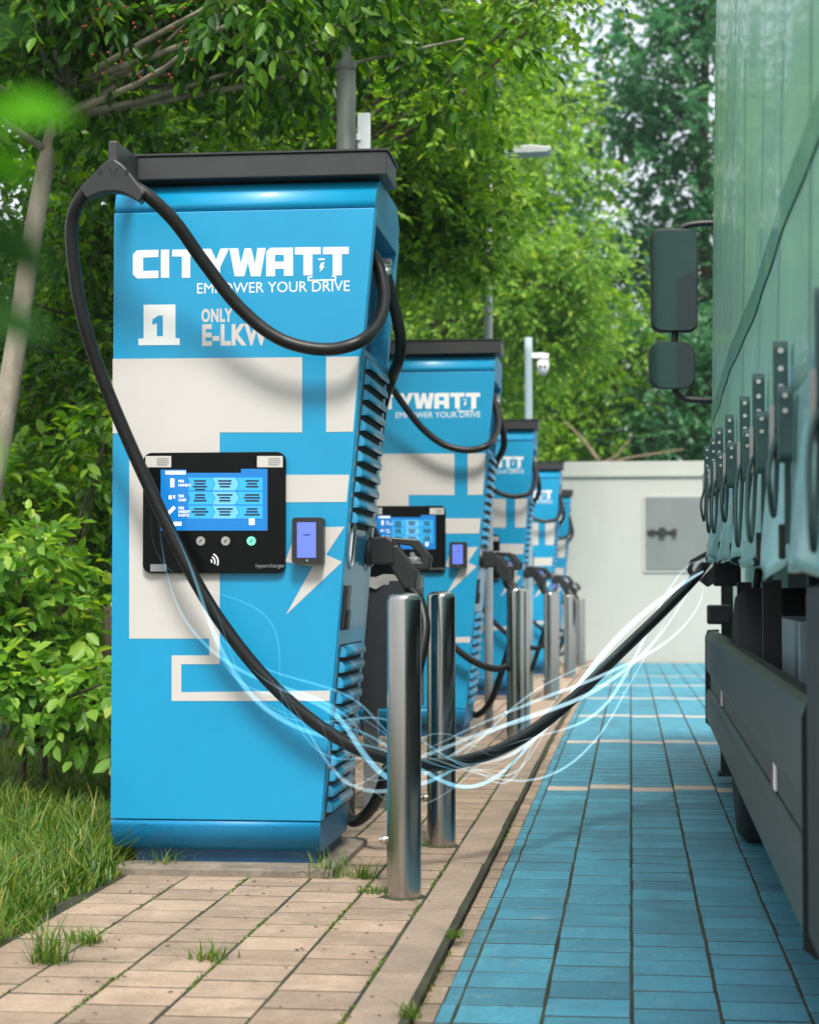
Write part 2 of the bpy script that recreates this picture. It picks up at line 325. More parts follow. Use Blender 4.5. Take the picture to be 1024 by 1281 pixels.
# ------------------------------------------------------------------ charging stations
F = 2473.; phi = R(2.246196); psi = R(6.363309)     # drawing scale: front elevation sheet -> metres on the front panel
_R = Vector((math.cos(psi), math.sin(psi), 0)); _F = Vector((-math.sin(psi) * math.cos(phi), math.cos(psi) * math.cos(phi), math.sin(phi))); _U = _R.cross(_F)
OX, OY = -1.32, 6.7
def E3(u, v, y=0.0):
    """drawing sheet (u,v) -> station coordinates at depth y behind the front panel"""
    d = _R * ((u - 512) / F) - _U * ((v - 640.5) / F) + _F; t = (OY + y) / d.y
    return Vector((d.x * t - OX, y, .97 + d.z * t))
def E(u, v): p = E3(u, v); return (p.x, p.z)
DEP = .70; XL = E(141, 640)[0]
(xt, zt_), (xb_, zb_) = E(470, 256), E(402, 1030)
ZS0, ZS1, ZTOP, ZBOT = .178, 2.285, 2.395, .066
def xr(z): return xb_ + (z - zb_) * (xt - xb_) / (zt_ - zb_)
def hull(bm, prof, off=0.0, xl=None):
    xl = XL if xl is None else xl
    A = [bm.verts.new((xl, y, z)) for y, z in prof]; B = [bm.verts.new((xr(z) + off, y, z)) for y, z in prof]; n = len(prof)
    bm.faces.new(A); bm.faces.new(B[::-1])
    for i in range(n): bm.faces.new((A[i], B[i], B[(i + 1) % n], A[(i + 1) % n]))
def sidebox(bm, y0, y1, z0, z1, o0, o1):
    v = [bm.verts.new((xr(z) + o, y, z)) for z in (z0, z1) for y in (y0, y1) for o in (o0, o1)]
    for f in [(0, 1, 3, 2), (4, 6, 7, 5), (0, 4, 5, 1), (2, 3, 7, 6), (0, 2, 6, 4), (1, 5, 7, 3)]: bm.faces.new([v[i] for i in f])
def sideshape(bm, pts, o0, o1):
    A = [bm.verts.new((xr(z) + o0, y, z)) for y, z in pts]; B = [bm.verts.new((xr(z) + o1, y, z)) for y, z in pts]; n = len(pts)
    bm.faces.new(A); bm.faces.new(B[::-1])
    for i in range(n): bm.faces.new((A[i], B[i], B[(i + 1) % n], A[(i + 1) % n]))
def flat(name, polys, m, parent, y0, th=.0008):
    bm = bmesh.new()
    for p in polys: prism(bm, p, y0 - th, y0)
    return obj(name, bm, m, parent)
def px_poly(pts): return [E(*p) for p in pts]
def px_rect(u0, v0, u1, v1): return px_poly([(u0, v0), (u1, v0), (u1, v1), (u0, v1)])
def lettering(name, s, u, v, size, m, parent, y0, bold=0, sx=1.0, space=1.0, width=None):
    me = textmesh(name, s, size, bold, 1, space)
    if width:
        xs = [p.co.x for p in me.vertices]; me.transform(Matrix.Diagonal((width / (max(xs) - min(xs)), 1, 1, 1)))
    o = link(name, me, m, parent); x, z = E(u, v); o.location = (x, y0, z); o.rotation_euler = (R(90), 0, 0); return o
def gun_mesh():
    q = lambda pts: [(E3(a, b, .55).x, E3(a, b, .55).z) for a, b in pts]
    bm = bmesh.new()
    prism(bm, q([(458, 673), (484, 671), (492, 676), (494, 706), (458, 706)]), .515, .585)
    prism(bm, q([(485, 684), (497, 682), (523, 714), (521, 737), (506, 737), (487, 708)]), .527, .573)
    ring(bm, q([(486, 672), (523, 675), (541, 697), (538, 712), (512, 713), (496, 696)]), q([(499, 681), (514, 683), (526, 695), (527, 703), (516, 703), (505, 692)]), .53, .57)
    return bm
def make_station():
    root = empty('charging_station', (OX, OY, 0), '', 'charger')
    # hull in three shells with seams between
    bm = bmesh.new(); hull(bm, [(0, ZS0 + .002), (0, ZS1 - .002), (DEP, ZS1 - .002), (DEP, ZS0 + .002)], -.07); cab = obj('cabinet', bm, 'blue', root, bevel=.003)
    bm = bmesh.new(); hull(bm, [(.004, ZS1 + .002)] + [(.004 + .085 * (1 - math.cos(R(a))), ZS1 + .002 + (ZTOP - ZS1 - .004) * math.sin(R(a))) for a in range(15, 91, 15)] + [(DEP - .12, ZTOP), (DEP, ZTOP - .06), (DEP, ZS1 + .002)], -.004)
    o = obj('top_cowl', bm, 'blue', root); [setattr(p, 'use_smooth', abs(p.normal.x) < .5 and p.normal.y < .3) for p in o.data.polygons]
    bm = bmesh.new(); hull(bm, [(.001, ZS0 - .002), (DEP, ZS0 - .002), (DEP, ZBOT)] + [(.001 + .095 * (1 - math.cos(R(a))), ZS0 - .002 - (ZS0 - ZBOT - .002) * math.sin(R(a))) for a in range(90, 9, -16)], -.004)
    o = obj('bottom_cowl', bm, 'blue_base', root); [setattr(p, 'use_smooth', abs(p.normal.x) < .5 and p.normal.y < .3) for p in o.data.polygons]
    # front skin sheet closes the cabinet front up to the slanted edge
    bm = bmesh.new(); hull(bm, [(-.003, ZS0 + .002), (-.003, ZS1 - .002), (.012, ZS1 - .002), (.012, ZS0 + .002)], -.002, XL - .001); fp = obj('front_panel', bm, 'blue', root, bevel=.0025)
    bm = bmesh.new(); x0, x1 = E(163, 1080)[0], E(392, 1080)[0]; box(bm, x0, x1, .07, DEP - .05, 0, ZBOT + .01); obj('plinth', bm, 'blue_dark', root)
    # side cover: frame round the cable bay, plain field with the sockets, louvre fields
    ZB0, ZB1 = 1.80, 2.235
    bm = bmesh.new()
    sidebox(bm, .014, .05, ZS0 + .004, ZS1 - .004, -.07, 0); sidebox(bm, .645, DEP, ZS0 + .004, ZS1 - .004, -.07, 0)
    sidebox(bm, .05, .645, ZB1, ZS1 - .004, -.07, -.0005); sidebox(bm, .05, .645, ZS0 + .004, ZB0, -.07, -.0005)
    side = obj('side_cover', bm, 'blue_side', root)
    bm = bmesh.new(); sidebox(bm, .052, .643, ZB0 + .002, ZB1 - .002, -.069, -.066); obj('cable_bay', bm, 'blue_dark', root)
    for i, z in enumerate((2.12, 2.07)):
        bm = bmesh.new(); sidebox(bm, .14, .3, z, z + .014, -.067, -.06); obj('bay_slot', bm, 'hole', root)
    def louvre(z_hi, n, pitch):
        z_lo = z_hi - n * pitch
        bm = bmesh.new(); sidebox(bm, .075, .625, z_lo - .004, z_hi + .004, -.0005, .0012); obj('louvre_recess', bm, 'hole', side)
        bm = bmesh.new(); prof = [(.0005, 0), (.010, -.004), (.018, -.013), (.0215, -.024), (.021, -.037), (.018, -.037), (.018, -.026), (.0145, -.015), (.007, -.007), (.0005, -.004)]
        for y in (.082, .618): pass
        A = [bm.verts.new((a, .088, b)) for a, b in prof]; B = [bm.verts.new((a, .612, b)) for a, b in prof]
        for i in range(len(prof)): bm.faces.new((A[i], A[(i + 1) % 10], B[(i + 1) % 10], B[i]))
        e0 = [bm.verts.new((a, .082, b)) for a, b in ((.0005, -.001), (.0005, -.04))]; e1 = [bm.verts.new((a, .618, b)) for a, b in ((.0005, -.001), (.0005, -.04))]
        bm.faces.new([e0[0], e0[1], A[4], A[3], A[2], A[1], A[0]]); bm.faces.new([e1[0], B[0], B[1], B[2], B[3], B[4], e1[1]])
        bmesh.ops.recalc_face_normals(bm, faces=bm.faces); me = bpy.data.meshes.new('louvre_slat'); bm.to_mesh(me); bm.free(); me.materials.append(M['blue_side'])
        me.polygons.foreach_set('use_smooth', [len(p.vertices) == 4 for p in me.polygons])
        for i in range(n):
            z = z_hi - i * pitch; o = link('louvre_slat', me, None, side); o.location = (xr(z - .02) + .001, 0, z); o.rotation_euler = (0, math.atan2(xt - xb_, zt_ - zb_), 0)
    louvre(1.775, 11, .0535); louvre(.775, 11, .0535)
    # sockets, latch
    for yc in (.15, .555):
        o_ = [(yc + .055 * math.cos(t) * .8, 1.125 + (.03 if math.sin(t) > 0 else -.03) + .055 * math.sin(t)) for t in [2 * math.pi * (i + .5) / 20 for i in range(20)]]
        i_ = [(yc + (a - yc) * .78, 1.125 + (b - 1.125) * .86) for a, b in o_]
        bm = bmesh.new()
        A = [[bm.verts.new((xr(z) + o, y, z)) for y, z in L] for L in (o_, i_) for o in (0, .006)]
        for k in range(20):
            j = (k + 1) % 20
            bm.faces.new((A[1][k], A[1][j], A[3][j], A[3][k])); bm.faces.new((A[0][k], A[0][j], A[1][j], A[1][k])); bm.faces.new((A[2][k], A[3][k], A[3][j], A[2][j]))
        s = obj('socket', bm, 'letter', root)
        bm = bmesh.new(); sideshape(bm, i_, 0, .002); obj('socket_opening', bm, 'hole', s)
    bm = bmesh.new(); sidebox(bm, .045, .135, .83, .985, 0, .014); sidebox(bm, .06, .12, .83, .9, .014, .022); obj('door_latch', bm, 'plastic', root, bevel=.003)
    # roof
    (ra, rz0), (rb, rz1) = E(172, 219), E(484, 190)
    bm = bmesh.new(); box(bm, ra, rb, -.006, .27, 2.397, 2.478); roof = obj('roof', bm, 'roofblack', root, bevel=.004)
    bm = bmesh.new(); box(bm, ra - .01, rb + .006, -.012, .285, 2.480, 2.487); obj('roof_lid', bm, 'black', roof)
    bm = bmesh.new(); box(bm, XL + .01, rb - .06, .272, DEP - .14, 2.396, 2.43); obj('roof_deck', bm, 'blue_dark', root)
    # cable yoke and its bracket
    bm = bmesh.new(); xa = ra - .003; prism(bm, [(xa - .031, -.265), (xa, -.265), (xa + .004, 0), (xa + .004, .16), (xa - .03, .16)], 2.38, 2.478, 'z'); br = obj('yoke_bracket', bm, 'roofblack', root, bevel=.006)
    # (u,v) is drawn on the plane of the yoke, .27 in front of the panel
    q = lambda pts: [(E3(a, b, -.262).x, E3(a, b, -.262).z) for a, b in pts]
    bm = bmesh.new(); arch = [(176, 255), (168, 249), (158, 244), (148, 241.5), (138, 241.5), (128, 243), (119, 246.5), (112, 250)]
    prism(bm, q([(102, 237), (118, 221), (132, 206), (137, 202.5), (148, 202.5), (155, 207), (168, 222), (184, 243)] + arch), -.295, -.235)
    yk = obj('cable_yoke', bm, 'plastic', root, bevel=.005)
    bm = bmesh.new()
    for a, b in ((128, 217), (161, 218)): c = E3(a, b, -.262); cyl(bm, (c.x, c.z), .0085, -.2975, -.290, 14, ax='y')
    obj('yoke_screw', bm, 'hole', yk)
    bm = bmesh.new()
    for p in ([(138, 210), (143, 214), (144, 222), (142, 219), (140, 214)], [(152, 211), (147, 214), (145.6, 223), (147.5, 219), (149, 215)]): prism(bm, q(p), -.2965, -.2945)
    obj('yoke_emblem', bm, 'hole', yk)
    # display
    x0, z1 = E(181, 567); x1, z0 = E(358, 717)
    bm = bmesh.new(); prism(bm, rrect(x0, x1, z0, z1, .03), -.022, -.003); dp = obj('display', bm, 'glassblack', root, bevel=.003)
    Y = -.0225
    flat('display_screen', [px_poly([(203, 588), (235, 588), (235, 592), (303, 592), (303, 587), (336, 587), (336, 664), (203, 664)])], 'screen', dp, Y)
    for v in (598, 615.5, 633):
        flat('screen_row', [px_poly([(237, v), (266, v), (270, v + 8), (266, v + 16), (237, v + 16), (240, v + 8)])], 'screen_lt', dp, Y - .0009); flat('screen_row', [px_poly([(297, v), (330, v), (330, v + 16), (297, v + 16), (301.5, v + 8)])], 'screen_lt', dp, Y - .0009)
        flat('screen_arrow', [px_poly([(267, v), (296, v), (300.5, v + 8), (296, v + 16), (267, v + 16), (271, v + 8)])], 'screen_pale', dp, Y - .0009)
    bars = []; r2 = random.Random(7)
    for v in (598, 615.5, 633):
        for cx in (252, 283, 317):
            for k in range(4 if (v == 598 and cx == 252) else 3):
                h = r2.uniform(6, 10.5); vv = v + 3 + k * 3.6; bars.append(px_rect(cx - h, vv, cx + h, vv + 2.0))
    tag(flat('screen_print', bars, 'ink', dp, Y - .0019), kind='stuff')
    ic_ = flat('screen_icon', [px_rect(215, 599, 220, 610), px_rect(213, 620, 217, 625), px_rect(219, 620, 221, 624), px_poly([(211, 641), (219, 633), (222, 636), (214, 644)]), px_rect(219, 653, 229, 658), px_rect(313, 649, 320, 657), px_rect(209, 589.5, 234, 594)], 'scrwhite', dp, Y - .0010); tag(ic_, kind='stuff')
    for s, v in (('PER', 604), ('HANDY', 609), ('PER', 622.5), ('CHIP', 627.5), ('PER', 637.5), ('KREDIT', 642), ('KARTE', 646.5)):
        lettering('screen_lettering', s, 225, v, .0125, 'scrwhite', dp, Y - .0012, .0003)
    for u0, u1 in ((184, 216), (323, 355)):
        flat('sticker', [px_rect(u0, 571, u1, 585)], 'white', dp, Y); tag(flat('sticker_print', [px_rect(u0 + 14, 573.5 + k * 2.6, u1 - (3 if k < 3 else 5), 574.6 + k * 2.6) for k in range(4)], 'galv', dp, Y - .0009), kind='stuff')
    flat('sticker', [px_rect(190, 706, 210, 715)], 'galv', dp, Y)
    for u, m_ in ((253, 'chrome'), (284, 'chrome'), (316, 'greenlit')):
        c = E(u, 677); bm = bmesh.new(); cyl(bm, c, .0155, Y - .005, Y, 20, ax='y'); b = obj('button', bm, m_, dp)
        flat('button_mark', [[(c[0] - .006, c[1] - .005), (c[0] - .003, c[1] - .007), (c[0] + .006, c[1] + .005), (c[0] + .003, c[1] + .007)]], 'ink', b, Y - .0052)
    c = E(264, 703); polys = []
    for r0, r1 in ((.005, .010), (.016, .021), (.027, .032)):
        a = [R(-25 + 90 * i / 8) for i in range(9)]; polys.append([(c[0] + r1 * math.cos(t), c[1] + r1 * math.sin(t)) for t in a] + [(c[0] + r0 * math.cos(t), c[1] + r0 * math.sin(t)) for t in a[::-1]])
    flat('contactless_mark', polys, 'letter', dp, Y)
    lettering('maker_lettering', 'hypercharger', 321, 710, .019, 'galv', dp, Y - .001)
    # card terminal
    x0, z1 = E(368, 648); x1, z0 = E(407, 705)
    bm = bmesh.new(); prism(bm, rrect(x0, x1, z0, z1, .012), -.05, -.003); ct = obj('card_terminal', bm, 'plastic', root, bevel=.004)
    flat('terminal_screen', [px_rect(374.5, 654, 398, 698)], 'violet', ct, -.0505); flat('terminal_print', [px_rect(382, 669, 391, 670.2)], 'ink', ct, -.0514)
    bm = bmesh.new(); c = E(387, 701.5); cyl(bm, c, .004, -.052, -.05, 10, ax='y'); obj('terminal_button', bm, 'galv', ct)
    # printed film on the front
    Yf = -.0031
    flat('graphic', [px_poly([(141.3, 449), (378, 447), (378, 541), (275, 541), (275, 831), (227, 831), (227, 866), (413, 864), (412, 877), (215, 877), (215, 820), (262, 820), (262, 799), (162, 799), (162, 542), (141.3, 542)])], 'white', fp, Yf)
    flat('graphic', [px_poly([(408, 446.5), (449.5, 446), (441.5, 540), (408, 540.5)])], 'white', fp, Yf)
    flat('graphic', [px_poly([(350, 594), (437, 594), (433.5, 628), (350, 628.5)])], 'white', fp, Yf)
    flat('lightning_graphic', [px_poly([(372, 660), (431, 659), (408, 694), (428, 703), (358, 769), (391, 709), (357, 703)])], 'white', fp, Yf)
    k = lambda pts: px_poly([(140 + a / 3.2, 290 + b / 3.2) for a, b in pts])
    L = [k([(102, 74), (187, 72), (187, 101), (126, 103), (126, 157), (187, 155), (187, 185), (102, 187), (85, 171), (85, 90)]),
         k([(197, 72), (230, 71), (230, 184), (197, 184)]),
         k([(242, 72), (352, 69), (352, 97), (314, 98), (314, 184), (281, 184), (281, 99), (242, 99)]),
         k([(360, 68), (397, 68), (418, 112), (435, 67), (470, 66), (434, 142), (434, 181), (400, 181), (400, 142)]),
         k([(471, 66), (506, 66), (516, 128), (532, 66), (558, 66), (573, 128), (583, 65), (616, 65), (595, 178), (557, 178), (545, 122), (530, 178), (492, 178)]),
         k([(618, 178), (618, 80), (634, 64), (725, 63), (725, 176), (689, 176), (689, 148), (653, 148), (653, 178)]),
         k([(733, 62), (836, 61), (836, 90), (803, 90), (803, 174), (767, 174), (767, 91), (733, 91)]),
         k([(845, 61), (948, 60), (948, 89), (920, 89), (920, 174), (884, 174), (884, 90), (845, 90)])]
    flat('lettering', L, 'letter', fp, Yf)
    flat('letter_counter', [k([(653, 92), (689, 92), (689, 118), (653, 118)])], 'blue', fp, Yf - .0009)
    flat('logo_mark', [k([(826, 107), (852, 106), (852, 113), (826, 114)]), k([(838, 124), (852, 122), (844, 138), (853, 137), (832, 162), (837, 145), (829, 146)]),
                       k([(784, 180), (790, 180), (790, 192), (892, 189), (892, 177), (898, 177), (898, 195), (784, 198)]), k([(784, 178), (803, 178), (803, 183), (784, 184)]), k([(880, 176), (898, 175), (898, 180), (880, 181)])], 'letter', fp, Yf)
    x0 = E(245.5, 367)[0]; x1 = E(436, 367)[0]
    lettering('lettering', 'EMPOWER YOUR DRIVE', 245.5, 367.3, .053, 'letter', fp, Yf, 0, width=x1 - x0)
    return root, fp, Yf
st0, fp0, Yf = make_station()
gm = gun_mesh()
def cable_part(root, pts, r=.0215):
    bm = bmesh.new(); tube(bm, pts, r, 14, 6); return obj('cable', bm, 'rubber', root)
def E3s(L): return [E3(u, v, y - OY) for u, v, y in L]
front_run = [(459, 312, 6.98), (468, 322, 6.97), (476, 343, 6.95), (480, 372, 6.88), (473, 403, 6.76), (450, 427, 6.62), (405, 437, 6.6), (350, 424, 6.59), (300, 385, 6.57), (255, 328, 6.53), (220, 279, 6.48), (188, 247, 6.445), (166, 233, 6.437), (143, 227, 6.437), (120, 231, 6.437), (101, 249, 6.44), (90, 280, 6.46), (93, 335, 6.48), (105, 402, 6.5), (127, 470, 6.53), (160, 550, 6.56), (195, 627, 6.575), (230, 700, 6.58), (270, 769, 6.59), (320, 835, 6.6), (370, 885, 6.61), (420, 922, 6.63)]
gun_tip = E3(513, 737, .55)
st = [st0]
for k in range(1, 5): st.append(copy_tree(st0))
SY = [6.7, 12.29, 17.75, 23.1, 28.4]
names = ['blue charging station with number 1 and ONLY E-LKW on its front', 'second blue charging station of the row, right behind the one numbered 1', 'third blue charging station of the row, the middle one of five', 'fourth blue charging station of the row, last but one before the pale wall', 'last blue charging station of the row, directly before the pale wall']
rear = E3s([(481, 338, 7.2), (485, 352, 7.2), (492, 380, 7.22), (499, 410, 7.24), (501, 435, 7.27), (497, 455, 7.33), (489, 475, 7.45), (476, 520, 7.56), (462, 650, 7.6), (445, 850, 7.6), (430, 985, 7.58), (436, 1024, 7.5), (452, 1024, 7.4), (471, 1000, 7.25), (487, 955, 7.15), (507, 890, 7.12), (524, 830, 7.13), (531, 785, 7.17), (524, 752, 7.22)]) + [gun_tip, gun_tip + Vector((-.012, 0, .03))]
gland = bmesh.new(); cp = E3(481, 340, .5); cyl(gland, (cp.x, cp.y), .03, cp.z - .02, cp.z + .012, 6); cyl(gland, (cp.x, cp.y), .026, cp.z + .012, cp.z + .035, 12); box(gland, xr(cp.z) - .068, cp.x + .025, cp.y - .03, cp.y + .03, cp.z + .03, cp.z + .045)
gm_me = obj('connector', gm, 'plastic', st0, bevel=.006); gland_o = obj('cable_gland', gland, 'chrome', st0)
bm = bmesh.new(); c = E3(520, 698, .528); cyl(bm, (c.x, c.z), .007, .524, .532, 10, ax='y'); gb = obj('connector_screw', bm, 'chrome', gm_me)
bm = bmesh.new(); c = E3(462, 690, .55); cyl(bm, (.55, c.z), .056, c.x - .02, c.x + .012, 20, ax='x'); gc = obj('connector_collar', bm, 'plastic', gm_me)
rear_o = cable_part(st0, rear)
for k in range(1, 5):
    for src in (gm_me, gland_o, rear_o): copy_tree(src, st[k])
    fg = copy_tree(gm_me, st[k]); fg.location = (0, -.4, 0)
tail = E3s([(468, 937, 6.68), (500, 925, 6.74), (522, 880, 6.79), (531, 820, 6.82), (527, 775, 6.84)]) + [gun_tip + Vector((.012, -.4, -.03)), gun_tip + Vector((-.005, -.4, .02))]
ca = cable_part(st[1], E3s(front_run) + tail)
for k in range(2, 5): copy_tree(ca, st[k])
for k, o in enumerate(st):
    o.location = (OX + (0, .03, .01, .055, .01)[k], SY[k], g(SY[k])); tag(o, names[k], 'charger', 'charging stations in a row')
# number and notice, only on the first one
k_ = lambda pts: px_poly([(140 + a / 3.2, 290 + b / 3.2) for a, b in pts])
flat('number_plate_graphic', [k_([(128, 292), (255, 291), (255, 426), (272, 426), (272, 453), (107, 454), (107, 427), (128, 427)])], 'letter', fp0, Yf)
flat('number', [k_([(187, 335), (205, 335), (205, 417), (181, 417), (181, 365), (163, 371), (163, 352)])], 'blue', fp0, Yf - .0009)
lettering('lettering', 'ONLY', 252, 402.5, .062, 'white', fp0, Yf, .0025, width=E(291, 400)[0] - E(252, 400)[0], space=1.1)
lettering('lettering', 'E-LKW', 252, 431.5, .0985, 'white', fp0, Yf, .004, width=E(335, 430)[0] - E(252, 430)[0], space=1.08)
# plugged-in cable from the first station to the truck
plug = Vector((.335, 9.2, 1.075))
tow = [Vector((p.x + OX, p.y + OY, p.z)) for p in E3s(front_run + [(470, 945, 6.66), (530, 957, 6.74), (590, 950, 6.92), (650, 925, 7.2), (710, 880, 7.6), (770, 822, 8.1), (828, 766, 8.6), (868, 724, 9.0)])] + [plug]
bm = bmesh.new(); tube(bm, [p - st0.location for p in tow], .0225, 16, 8); obj('cable', bm, 'rubber', st0)
# foundation slabs
for k, y in enumerate(SY):
    bm = bmesh.new(); box(bm, XL + OX + .03, xr(.1) + OX + .06, y - .10, y + DEP + .1, g(y) - .1, g(y) + .028)
    tag(obj('foundation_slab', bm, 'concrete', None, bevel=.006), 'concrete slab under ' + ['the charging station numbered 1', 'the second charging station of the row', 'the middle charging station of the row', 'the last but one charging station', 'the last charging station before the pale wall'][k], 'slab', 'slabs under the charging stations')
    st[k].location.z += .028 if k else .0
st0.location.z = 0
bpy.context.view_layer.update()
# ------------------------------------------------------------------ steel bollards
bm = bmesh.new(); r = .054
lathe(bm, [(r, -.05), (r, .935), (r - .001, .943), (r * .9, .951), (r * .6, .9575), (r * .3, .9605), (0, .9615)], 40); bo_me = bpy.data.meshes.new('bollard_tube'); bmesh.ops.recalc_face_normals(bm, faces=bm.faces); bm.to_mesh(bm_ := bo_me); bm.free(); bo_me.materials.append(M['steel'])
bm = bmesh.new(); cyl(bm, (0, .18), .014, -.072, -.05, 14, ax='x'); cyl(bm, (0, .18), .008, -.078, -.072, 8, ax='x'); lk = bpy.data.meshes.new('lock_bolt'); bm.to_mesh(lk); bm.free(); lk.materials.append(M['chrome'])
ordn = ['the charging station numbered 1', 'the second charging station of the row', 'the middle charging station of the row', 'the last but one charging station', 'the last charging station by the pale wall']
for k in range(5):
    for j, dy in enumerate((-.47, .77)):
        y = SY[k] + dy + (0, .55, .4, .3, 0)[k] * (1 - j) * .9
        o = empty('bollard', (-.712, y, g(y)), 'brushed steel bollard at the ' + ('front' if j == 0 else 'rear') + ' corner of ' + ordn[k], 'bollard', 'steel bollards along the kerb')
        link('tube', bo_me, None, o); link('lock_bolt', lk, None, o)
        bm = bmesh.new(); n_ = 28; ro = [rng.uniform(.062, .085) * (1.25 if rng.random() < .2 else 1) for _ in range(n_)]
        ra_ = [[bm.verts.new((q * math.cos(2 * math.pi * i / n_), q * math.sin(2 * math.pi * i / n_), z)) for i, q in enumerate(L_)] for L_, z in (([.05] * n_, .007), ([.058] * n_, .006), (ro, -.001))]
        for p, q in zip(ra_, ra_[1:]):
            for i in range(n_): bm.faces.new((p[i], p[(i + 1) % n_], q[(i + 1) % n_], q[i])).smooth = True
        obj('base_dirt', bm, 'joint', o)
# ------------------------------------------------------------------ waste bin behind the first station
o = empty('waste_bin', (-1.12, 8.55, g(8.5)), 'dark waste bin with a bag under its lid behind the charging station numbered 1', 'waste bin')
bm = bmesh.new(); prism(bm, rrect(-.22, .215, -.17, .17, .03), .455, 1.0, 'z'); obj('bin_body', bm, 'black', o)
bm = bmesh.new(); prism(bm, rrect(-.23, .232, -.19, .19, .03), 1.075, 1.10, 'z'); obj('lid', bm, 'galv', o, bevel=.004)
bm = bmesh.new(); prism(bm, rrect(-.2, .2, -.15, .15, .03), 1.0, 1.08, 'z'); obj('throat', bm, 'hole', o)
bm = bmesh.new()
vv = [[bm.verts.new((.235 * math.cos(2 * math.pi * i / 40) * (1 if abs(math.cos(2 * math.pi * i / 40)) < .7 else .97) + rng.uniform(-.006, .006), .185 * math.sin(2 * math.pi * i / 40) + rng.uniform(-.006, .006), z + rng.uniform(-.012, .012))) for i in range(40)] for z in (1.02, 1.0, .975)]
for a, b in zip(vv, vv[1:]):
    for i in range(40): bm.faces.new((a[i], a[(i + 1) % 40], b[(i + 1) % 40], b[i]))
obj('bag', bm, 'bag', o, smooth=True)
bm = bmesh.new(); box(bm, -.03, .03, -.03, .03, -.1, .46); obj('post', bm, 'galv', o)
# ------------------------------------------------------------------ posts, lamp, camera
o = empty('signpost', (-1.205, 8.35, g(8.3)), 'short grey steel post with narrow white sign above the station numbered 1', 'sign post')
bm = bmesh.new(); tube(bm, [(0, 0, 0), (0, 0, 1), (0, 0, 2), (0, 0, 3.2)], .041, 18, 2); obj('pole', bm, 'darkpole', o)
bm = bmesh.new(); lathe(bm, [(.043, 3.2), (.043, 3.235), (.02, 3.25), (.018, 3.3), (0, 3.31)], 16); obj('cap', bm, 'darkpole', o)
bm = bmesh.new(); prism(bm, rrect(.045, .10, 2.55, 3.02, .006), .03, .05); s = obj('sign_plate', bm, 'letter', o)
bm = bmesh.new(); box(bm, .02, .06, .02, .032, 2.9, 2.93); box(bm, .02, .06, .02, .032, 2.65, 2.68); obj('clamp', bm, 'chrome', s)
o = empty('street_lamp', (-.975, 13.7, g(13.7)), 'slim pale lamp post with flat lamp head above second charging station', 'street lamp')
bm = bmesh.new(); tube(bm, [(0, 0, 0), (0, 0, 1.5), (0, 0, 3), (0, 0, 3.9)], .03, 14, 2); obj('pole', bm, 'polegrey', o)
bm = bmesh.new(); tube(bm, [(0, 0, 3.86), (.03, 0, 3.97), (.12, 0, 4.0)], .02, 10, 4); obj('arm', bm, 'polegrey', o)
bm = bmesh.new(); prism(bm, [(.1, 3.985), (.42, 3.99), (.445, 4.003), (.44, 4.03), (.3, 4.045), (.1, 4.03)], -.09, .09); obj('lamp_head', bm, 'polegrey', o, bevel=.008)
o = empty('camera_post', (-.965, 19.0, g(19)), 'white steel post carrying a dome surveillance camera', 'camera post')
bm = bmesh.new(); tube(bm, [(0, 0, 0), (0, 0, 1.5), (0, 0, 3), (0, 0, 3.42)], .038, 14, 2); obj('pole', bm, 'plate', o)
bm = bmesh.new(); box(bm, .03, .15, -.03, .03, 3.22, 3.27); cyl(bm, (.14, 0), .055, 3.19, 3.26, 16); c = obj('camera_bracket', bm, 'letter', o)
bm = bmesh.new(); lathe(bm, [(.03, 3.2), (.055, 3.185), (.06, 3.14), (.05, 3.09), (.028, 3.06), (0, 3.055)], 18, (.14, -.01)); d = obj('camera_dome', bm, 'letter', o)
bm = bmesh.new(); cyl(bm, (.12, 3.13), .013, -.068, -.05, 10, ax='y'); cyl(bm, (.16, 3.13), .013, -.068, -.05, 10, ax='y'); obj('lens', bm, 'hole', d)
# ------------------------------------------------------------------ pale service building at the end
o = empty('service_building', (2.2, 31.9, g(31)), 'low pale service building closing the row, grey hatch in its wall', 'building')
WX0, WX1, WY, WT = -4.6, 5.0, -1.4, 3.065
bm = bmesh.new(); box(bm, WX0, WX1, WY, 1.4, -.1, WT - .24); wl = obj('wall', bm, 'wall', o)
bm = bmesh.new(); box(bm, WX0 - .03, WX1 + .03, WY - .035, 1.43, WT - .238, WT - .17); box(bm, WX0 - .015, WX1 + .015, WY - .015, 1.415, WT - .17, WT); obj('cornice', bm, 'wall', o, bevel=.008)
bm = bmesh.new(); x0, x1, z0, z1 = -1.96, -.55, 1.40, 2.51; box(bm, x0, x1, WY - .03, WY + .02, z0, z1); hd = obj('hatch', bm, 'hatch', o, bevel=.006)
bm = bmesh.new(); ring(bm, [(x0 - .04, z0 - .04), (x1 + .04, z0 - .04), (x1 + .04, z1 + .03), (x0 - .04, z1 + .03)], [(x0 - .004, z0 - .004), (x1 + .004, z0 - .004), (x1 + .004, z1 + .004), (x0 - .004, z1 + .004)], WY - .02, WY + .01); obj('hatch_frame', bm, 'wall', hd)
bm = bmesh.new(); z = 1.98; box(bm, x0 + .02, x0 + .46, WY - .06, WY - .03, z - .02, z + .02); box(bm, x0 + .2, x0 + .3, WY - .085, WY - .03, z - .06, z + .07); box(bm, x0 + .4, x0 + .47, WY - .08, WY - .03, z - .05, z + .05); box(bm, x0 + .06, x0 + .14, WY - .07, WY - .03, z - .04, z + .04); obj('latch', bm, 'black', hd, bevel=.006)
